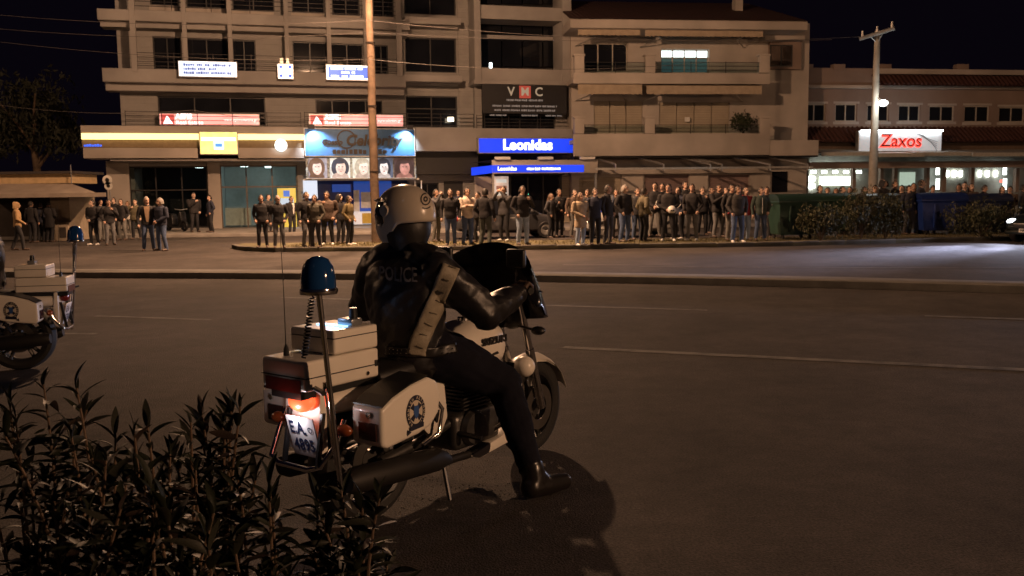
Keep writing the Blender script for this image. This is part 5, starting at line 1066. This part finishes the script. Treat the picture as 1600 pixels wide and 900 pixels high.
    v = Mp @ Vector((-.0085, -.06, .042)); me = MB().lathe([(.010,0),(.015,0)], seg=20).mesh('plate_seal'); me.materials.append(NV_); link('plate_seal', me, pl, v, rp)
    for s in (-1, 1): MB().prism([(-.44,.40),(-.395,.64),(-.375,.64),(-.415,.40)], min(s*.105, s*.118)-.045, max(s*.105, s*.118)-.045, 'y').build('plate_bracket', PLB, b)
    MB().tube([(-.30,-.20,.60),(-.35,-.20,.50),(-.42,-.17,.405),(-.435,-.10,.385),(-.435,.10,.385),(-.42,.17,.405),(-.35,.20,.50),(-.30,.20,.60)], .013, 10).build('rear_bar', CH, b, smooth=True)
    # luggage boxes
    lb = MB().box(-.47, -.02, -.15, .15, .748, .885).build('lower_box', WP, b, bevel=.016, segs=3); MB().box(-.476, -.474+.0, -.12, .12, .74, .80).build('box_reflector', mat('red_strip', (.10,.02,.02), .3), lb)
    MB().box(-.472, -.018, -.152, .152, .806, .811).build('lid_seam', PLB, lb); MB().cyl((-.10,-.149,.775), (-.10,-.156,.775), .010, 12).build('lock', CH, lb); MB().box(-.05, -.035, -.158, -.148, .80, .83).build('latch', PLB, lb, bevel=.003)
    ub = MB().box(-.30, -.022, -.15, .15, .89, 1.0).build('upper_box', WP, b, bevel=.014, segs=3); MB().box(-.302, -.02, -.152, .152, .962, .966).build('lid_seam', PLB, ub)
    rd = MB().box(-.16, -.09, -.12, -.02, 1.0, 1.035).build('radio', mat('radio_grey', (.25,.26,.27), .3, .5), b, bevel=.01); MB().lathe([(0,.05),(.018,.05),(.022,0)], (-.12,-.09,1.034), 'z', 14).build('knob', PLB, rd)
    if lit: MB().box(-.20, -.165, -.10, .08, 1.001, 1.006).build('display', emit('blue_display', (.25,.55,1), 3), rd); lamp_light('display_glow', b, (-.20,.0,1.05), .12, (.4,.6,1), .02)
    MB().box(-.46, .02, -.10, .10, .705, .735).build('box_rack', PLB, b)
    # blue beacon on a pole, coiled cord, whip aerial
    MB().tube([(-.39,-.262,.33),(-.475,-.258,1.195)], .0125, 10).build('beacon_pole', CH, b, smooth=True); MB().tube([(-.38,-.225,.42),(-.43,-.225,.80)], .010, 8).build('beacon_brace', CH, b); MB().tube([(-.42,-.15,.76),(-.47,-.26,.76)], .012, 8).tube([(-.30,-.15,.50),(-.405,-.26,.50)], .012, 8).build('pole_clamp', PLB, b)
    bc = MB().lathe([(0,.15),(.02,.148),(.045,.135),(.064,.105),(.073,.06),(.075,.012)], (-.475,-.258,1.205), 'z', 28).build('beacon', mat('blue_dome', (.010,.05,.17), .10, var=.1, coat=.8), b, smooth=True)
    MB().lathe([(0,-.012),(.078,-.012),(.082,0),(.078,.014),(.0,.014)], (-.475,-.258,1.205), 'z', 28).build('beacon_base', CH, bc, smooth=True)
    mb = MB(); mb.tube([(-.475+.0,-.205,1.19)]+[(-.468+.013*math.cos(i*.8), -.205+.06*min(1,i/130)+.013*math.sin(i*.8), 1.17-.0019*i) for i in range(140)], .0035, 5); mb.build('coiled_cord', PLB, b, smooth=True)
    MB().tube([(-.40,.06,.885),(-.402,.06,1.2),(-.41,.062,1.56)], [.003,.002,.0012], 5).lathe([(.014,0),(.012,.03),(.005,.05)], (-.40,.06,.885), seg=10).build('whip_aerial', PLB, b)
    pannier(b, -1); pannier(b, 1)
    # engine, exhaust, covers, crash bars
    en = MB().box(.52, .92, -.16, .16, .24, .44).build('engine', ENG, b, bevel=.04, segs=3)
    mb = MB()
    for i in range(9): mb.box(.60, .92, -.155, .155, .45+.02*i, .458+.02*i)
    mb.box(.63, .89, -.12, .12, .44, .64); mb.build('cylinder_fins', ENG, en)
    for s in (-1, 1): MB().lathe([(0,s*.03),(.085,s*.03),(.10,0)], (.66,s*.165,.35), 'y', 26).build('engine_cover', ENG, en, smooth=True)
    for s in (-1, 1):
        MB().prism([(.20,.50),(.22,.62),(.34,.66),(.44,.63),(.46,.45),(.40,.36),(.34,.35)], min(s*.13, s*.165), max(s*.13, s*.165), 'y').build('side_cover', WP, b, bevel=.014); MB().lathe([(0,s*.006),(.028,s*.006),(.034,0)], (.38,s*.166,.47), 'y', 20).build('cover_cap', PLB, b)
        MB().tube([(.16,s*.16,.62),(.30,s*.20,.60),(.36,s*.21,.52),(.33,s*.21,.40),(.22,s*.20,.36)], .012, 10).build('pannier_bar', CH, b, smooth=True)
        MB().tube([(.95,s*.12,.62),(.98,s*.26,.55),(.95,s*.28,.40),(.86,s*.14,.28)], .014, 10).build('crash_bar', CH, b, smooth=True)
        MB().tube([(.95,s*.07,.50),(1.08,s*.08,.42),(1.02,s*.10,.24),(.80,s*.14,.19),(.45,s*.17,.22)], .022, 10).build('exhaust_pipe', EXH, b, smooth=True)
        MB().tube([(.45,s*.17,.22),(.38,s*.20,.25),(.30,s*.215,.27),(-.28,s*.225,.315),(-.32,s*.225,.318)], [.024,.04,.06,.062,.045], 18).build('muffler', EXH, b, smooth=True)
        MB().prism([(.62,.20),(.70,.17),(1.0,.20),(1.10,.34),(1.04,.30),(.9,.25)], min(s*.10, s*.18), max(s*.10, s*.18), 'y').build('belly_fairing', WP, b, bevel=.012)
    MB().tube([(.45,-.12,.25),(.42,-.20,.02)], .012, 8).build('side_stand', PLB, b)
    MB().tube([(.30,0,.66),(.75,0,.66),(1.1,0,.78),(1.18,0,.92)], .03, 8).tube([(.9,.06,.75),(1.05,.05,.45),(.9,.1,.24)], .02, 8).tube([(.9,-.06,.75),(1.05,-.05,.45),(.9,-.1,.24)], .02, 8).build('frame', PLB, b, smooth=True)
    # front end
    F = []
    for i in range(9):
        a = R(20)+R(140)*i/8; F.append([(1.42-.335*math.cos(a), y, .30+.335*math.sin(a)-.04*abs(y/.075)**2) for y in (-.075,-.04,0,.04,.075)])
    mb = MB(); mb.grid(F); mb.grid([[(p[0], p[1], p[2]-.012) for p in reversed(r)] for r in F]); mb.build('front_mudguard', WP, b, smooth=True)
    MB().ell((1.15,-.165,.605), (.062,.062,.062), 22, 14).build('siren', WP, b, smooth=True); MB().tube([(1.15,-.16,.6),(1.10,-.05,.62)], .015, 6).build('siren_bracket', PLB, b)
    MB().ell((1.15,.165,.605), (.062,.062,.062), 22, 14).build('siren', WP, b, smooth=True)
    hl = MB().ell((1.26,0,.90), (.10,.10,.10), 20, 12).build('headlamp', PLB, b, smooth=True); MB().ell((1.30,0,.90), (.075,.085,.085), 18, 10).build('headlamp_glass', M['clear'], hl, smooth=True)
    # deep dark fairing with screen, wrapped round the bars
    P = []
    for i in range(15):
        v = i/14; row = []
        for k in range(25):
            u = -1+2*k/24; ph = u*R(86); top = .90+.43*math.cos(u*R(76))**.75; bot = .86+.11*abs(u)**1.5
            if abs(u) > .86: bot = top-.05-(1-abs(u))*.5
            z = bot+(top-bot)*v; rr = .40*(1-.10*v); row.append((.87+rr*math.cos(ph)*(1.05-.38*v), -.44*math.sin(ph)*(1-.12*v*v), z))
        P.append(row)
    mb = MB(); mb.grid(P); mb.grid([[(p[0]-.008, p[1]*.985, p[2]) for p in reversed(r)] for r in P]); mb.build('fairing', mat('smoked_fairing', (.008,.008,.010), .16), b, smooth=True)
    return b
bike = motorcycle('ivory police motorcycle with lit tail lamp, plate and blue beacon in the foreground', ('E.A.', '4895'), True)
bike2 = motorcycle('second police motorcycle with unlit lamps cut off by the left edge', ('E.A.', '5720'), False)
p2 = G(36, 577); bike2.location = p2; B2RZ = math.atan2(-.22, -.975); bike2.rotation_euler = (0, 0, B2RZ)
# ============================================================ rider
def rider_mesh():
    B = Body(); V = Vector
    B.rings([(.36,0,.72,.17,.19),(.36,0,.82,.175,.20),(.345,0,.93,.165,.20),(.33,0,1.05,.16,.218),(.33,0,1.15,.152,.235),(.335,0,1.20,.145,.232),(.34,0,1.245,.128,.205),(.345,0,1.28,.11,.16),(.35,0,1.31,.09,.115),(.355,0,1.34,.075,.085)], 0, 24)
    B.rings([(.38,0,.73,.17,.18),(.38,0,.79,.16,.178)], 1, 24)
    B.limb([(.35,0,1.28),(.365,.01,1.43)], [.088,.082], 0, 14)
    for s in (-1, 1): B.limb([(.352,s*.03,1.325),(.345,s*.12,1.275),(.345,s*.21,1.225)], [.085,.095,.10], 0, 14)
    for s in (-1, 1):          # s<0 is the rider's right
        B.limb([(.345,s*.21,1.235),(.55 if s < 0 else .43,s*(.355 if s < 0 else .40),1.0),(.86,s*.345,1.075)], [.102,.088,.058], 0, 16)
        w, e = V((.875,s*.345,1.085)), V((.62,s*.36,1.0))
        B.limb([w-V((.05,0,.0)), w, w+V((.03,0,.005))], [.045,.042,.036], 4, 12)
        for k in range(4):       # four gloved fingers closed over the grip
            y = s*(.305+.026*k); g = V((.925-.012*k, y, 1.09)); B.extra.tube([g+V((-.035,0,.012)), g+V((.0,0,.036)), g+V((.032,0,.018)), g+V((.028,0,-.018)), g+V((.004,0,-.028))], [.014,.0135,.0125,.0115,.009], 8, 4)
        B.extra.tube([w+V((.02,-s*.035,-.005)), w+V((.05,-s*.05,-.02)), w+V((.075,-s*.03,-.028))], [.015,.0135,.010], 8, 4)
    B.limb([(.42,-.10,.80),(.77,-.30,.585),(.74,-.50,.15)], [.142,.104,.064], 1, 16); B.limb([(.74,-.50,.16),(.735,-.515,.09)], [.066,.064], 3, 12)
    B.limb([(.71,-.515,.068),(.82,-.54,.056),(.95,-.565,.045)], [.062,.056,.046], 3, 12); B.limb([(.74,-.505,.13),(.80,-.525,.075)], [.06,.055], 3, 12)
    B.limb([(.42,.10,.80),(.80,.26,.62),(.60,.24,.40)], [.118,.085,.065], 1, 16); B.limb([(.56,.24,.37),(.66,.245,.345),(.75,.25,.335)], [.055,.05,.04], 3, 12)
    B.ell((.36,.0,1.50), (.09,.08,.11), 2)
    return B.finish('rider_body', .0095, .010, 12, (0, 1), 3)
LEA = mat('leather', (.012,.011,.0125), .42, var=.2, scale=8, bump=.22, bscale=16, spec=.5); TRO = mat('uniform_trousers', (.010,.010,.016), .9, var=.15, scale=10, bump=.15, spec=.12); BOO = mat('boot_leather', (.014,.012,.011), .3); GLV = mat('glove_leather', (.075,.045,.03), .5, bump=.2)
rme = rider_mesh()
for m in (LEA, TRO, SKINS[0], BOO, GLV): rme.materials.append(m)
rider = link('person', rme, None, OR_, (0, 0, BRZ)); tag(rider, 'helmeted police rider in black leather astride the foreground motorcycle', 'person')
from mathutils.bvhtree import BVHTree
bpy.context.view_layer.update()
RMW = Matrix.Translation(OR_) @ Matrix.Rotation(BRZ, 4, 'Z'); RMI = RMW.inverted()
_bm = bmesh.new(); _bm.from_mesh(rme); BV = BVHTree.FromBMesh(_bm); _bm.free()
def on_body(px, py, off=.008):
    o = RMI @ CAMP; d = (RMI.to_3x3() @ ray(px, py)).normalized(); h, n, i, dd = BV.ray_cast(o, d)
    return (h+n*off, n) if h is not None else (None, None)
def ribbon(name, m, cl, w, off=.008, n=26, par=None):     # a strap lying on the jacket, sampled where it is seen
    P = []
    for i in range(n+1):
        s = i/n*(len(cl)-1); k = min(len(cl)-2, int(s)); f = s-k; x = cl[k][0]*(1-f)+cl[k+1][0]*f; y = cl[k][1]*(1-f)+cl[k+1][1]*f; tx, ty = cl[k+1][0]-cl[k][0], cl[k+1][1]-cl[k][1]; L = math.hypot(tx, ty); nx, ny = -ty/L, tx/L; row = []
        for j in range(7):
            q = (j/6-.5)*w; h, nn = on_body(x+nx*q, y+ny*q, off)
            if h is None: break
            row.append(h)
        if len(row) == 7: P.append(row)
    if len(P) < 2: return None
    mb = MB(); mb.grid(P); o = mb.build(name, m, par or rider, smooth=True); md = o.modifiers.new('t', 'SOLIDIFY'); md.thickness = .006; md.offset = 0
    return o
STR = mat('reflective_strap', (.31,.27,.20), .55, var=.12, scale=30, bump=.2, bscale=120)
sash = ribbon('shoulder_strap', STR, [(711,402),(690,450),(668,500),(652,540),(650,554)], 27, .012)
STM = mat('strap_thread', (.10,.085,.06), .7)
if sash:
    for k in range(8):
        y = 418+k*17.5; x = 704-(y-418)*.42 if y < 520 else 661-(y-520)*.3; ribbon('strap_mark', STM, [(x-5, y-2), (x+5, y+2)], 1.3, .0165, 6, sash)
BLT = mat('belt_leather', (.014,.012,.011), .4)
ribbon('belt', BLT, [(604,548),(640,551),(680,550),(712,543)], 15, .010)
mb = MB()
for px in list(range(606, 648, 6))+[690, 697, 704]:
    for dy in (-3.2, 3.4):
        h, n = on_body(px, 548+dy, .019)
        if h: mb.ell(h, (.0035,.0035,.0035), 6, 4)
mb.build('belt_stud', CH, rider)
def drape(txt, size, m, px0, px1, py, hpx, name):       # lettering pressed onto the jacket
    me = textmesh(txt, 1.0, bold=.02); xs = [v.co.x for v in me.vertices]; ys = [v.co.y for v in me.vertices]; bm = bmesh.new(); bm.from_mesh(me); bmesh.ops.triangulate(bm, faces=bm.faces); bmesh.ops.subdivide_edges(bm, edges=[e for e in bm.edges if e.calc_length() > .12], cuts=2); 
    for v in bm.verts:
        fx = (v.co.x-min(xs))/(max(xs)-min(xs)); fy = (v.co.y-min(ys))/(max(ys)-min(ys)); h, n = on_body(px0+(px1-px0)*fx, py+hpx*(.5-fy)+fx*3, .015)
        if h: v.co = h
    bm.to_mesh(me); bm.free(); me.materials.clear(); me.materials.append(m); return link(name, me, rider)
drape('POLICE', 1, mat('grey_print', (.13,.125,.13), .6), 595, 653, 428, 21, 'back_lettering')
# helmet, turned to the rider's left
def helmet():
    e = bpy.data.objects.new('helmet', None); P = []; N, K = 20, 40
    def pt(i, k, g=1.0):
        a = 2*math.pi*k/K; fx = math.cos(a); lo = R(-58) if fx > .35 else R(-58+42*min(1, (.35-fx)/.7)); t = lo+(R(90)-lo)*i/N; ct = math.cos(t)
        x = .172*ct*fx; y = .140*ct*math.sin(a); z = .158*math.sin(t)
        if z < -.03 and fx > .2: x += .03*fx*min(1, (-.03-z)/.08); z -= .022*fx*min(1, (-.03-z)/.1)
        return (x*g, y*g, z*g)
    def isv(i, k):
        a = 2*math.pi*(k+.5)/K; fx = math.cos(a); lo = R(-58) if fx > .35 else R(-58+42*min(1, (.35-fx)/.7)); t = lo+(R(90)-lo)*(i+.5)/N; a = (a+math.pi) % (2*math.pi)-math.pi
        return abs(a) < R(78) and -.045 < .158*math.sin(t) < .082
    mb = MB(); vb = MB(); hb = mb
    vs = [pt(i, k) for i in range(N+1) for k in range(K)]; vv = [pt(i, k, .985) for i in range(N+1) for k in range(K)]
    fs, vf = [], []
    for i in range(N):
        for k in range(K):
            k2 = (k+1) % K; f = (i*K+k, i*K+k2, (i+1)*K+k2, (i+1)*K+k); (vf if isv(i, k) else fs).append(f)
    mb.add(vs, fs); vb.add(vv, vf); return mb, vb
HSH = mat('helmet_shell', (.57,.50,.41), .28, var=.05, scale=12, coat=.4)
mb, vb = helmet(); hl = mb.build('helmet', HSH, rider, smooth=True); md = hl.modifiers.new('t', 'SOLIDIFY'); md.thickness = .012; md.offset = -1
hl.location = (.355, .01, 1.505); hl.rotation_euler = (R(0), R(4), R(92))
vs_ = vb.build('visor', mat('dark_visor', (.010,.011,.014), .08, coat=.6), hl, smooth=True)
for s in (-1, 1): MB().lathe([(0,s*.012),(.026,s*.010),(.032,0)], (.015,s*.134,.025), 'y', 20).build('visor_pivot', HSH, hl, smooth=True)
T_ = []
for k in range(13): a = R(-78)+R(156)*k/12; T_.append((.176*math.cos(a)*.90, .146*math.sin(a)*.90, .086))
MB().tube(T_, .006, 6).build('visor_trim', CH, hl, smooth=True)
MB().lathe([(.0,.10),(.09,.07),(.118,.02),(.122,-.02),(.118,-.06),(.10,-.10),(.08,-.14)], (-.01,0,-.04), 'z', 26).build('neck_roll', SEA, hl, smooth=True)
Mh_ = Matrix.Translation((-.132,-.062,.050)) @ Vector((-.85,-.5,.35)).to_track_quat('Z', 'Y').to_matrix().to_4x4()
bpy.context.view_layer.update(); HMI = hl.matrix_world.inverted(); _bm = bmesh.new(); _bm.from_mesh(hl.data); HV = BVHTree.FromBMesh(_bm); _bm.free()
def on_helmet(px, py, off=.002):
    h, n, i, dd = HV.ray_cast(HMI @ CAMP, (HMI.to_3x3() @ ray(px, py)).normalized()); return None if h is None else h-(HMI.to_3x3() @ ray(px, py)).normalized()*off
def badge(nm, cx, cy, r0, r1, m, a0=0, a1=360, n=24):       # mark lying on the shell
    rows = []
    for i in range(n+1):
        a = R(a0+(a1-a0)*i/n); q = [on_helmet(cx+r*math.cos(a), cy+r*1.25*math.sin(a)) for r in (r0, (r0+r1)/2, r1)]
        if all(v is not None for v in q): rows.append(q)
    if len(rows) > 1: mb = MB(); mb.grid(rows); mb.build(nm, m, hl, fixn=False)
badge('badge_ring', 665, 311, 6.2, 8.0, M['black']); badge('badge_centre', 665, 311, 1.5, 3.6, M['black']); badge('badge_scroll', 665, 311, 11, 12.6, M['black'], 50, 115)
bpy.context.view_layer.update()
# second rider, same pose on the cut-off machine
rider2 = copy_tree(rider); rider2.location = p2+Vector((.06,.02,0)); rider2.rotation_euler = (0, 0, B2RZ); tag(rider2, 'second rider in dark leather cut off by the left edge', 'person')
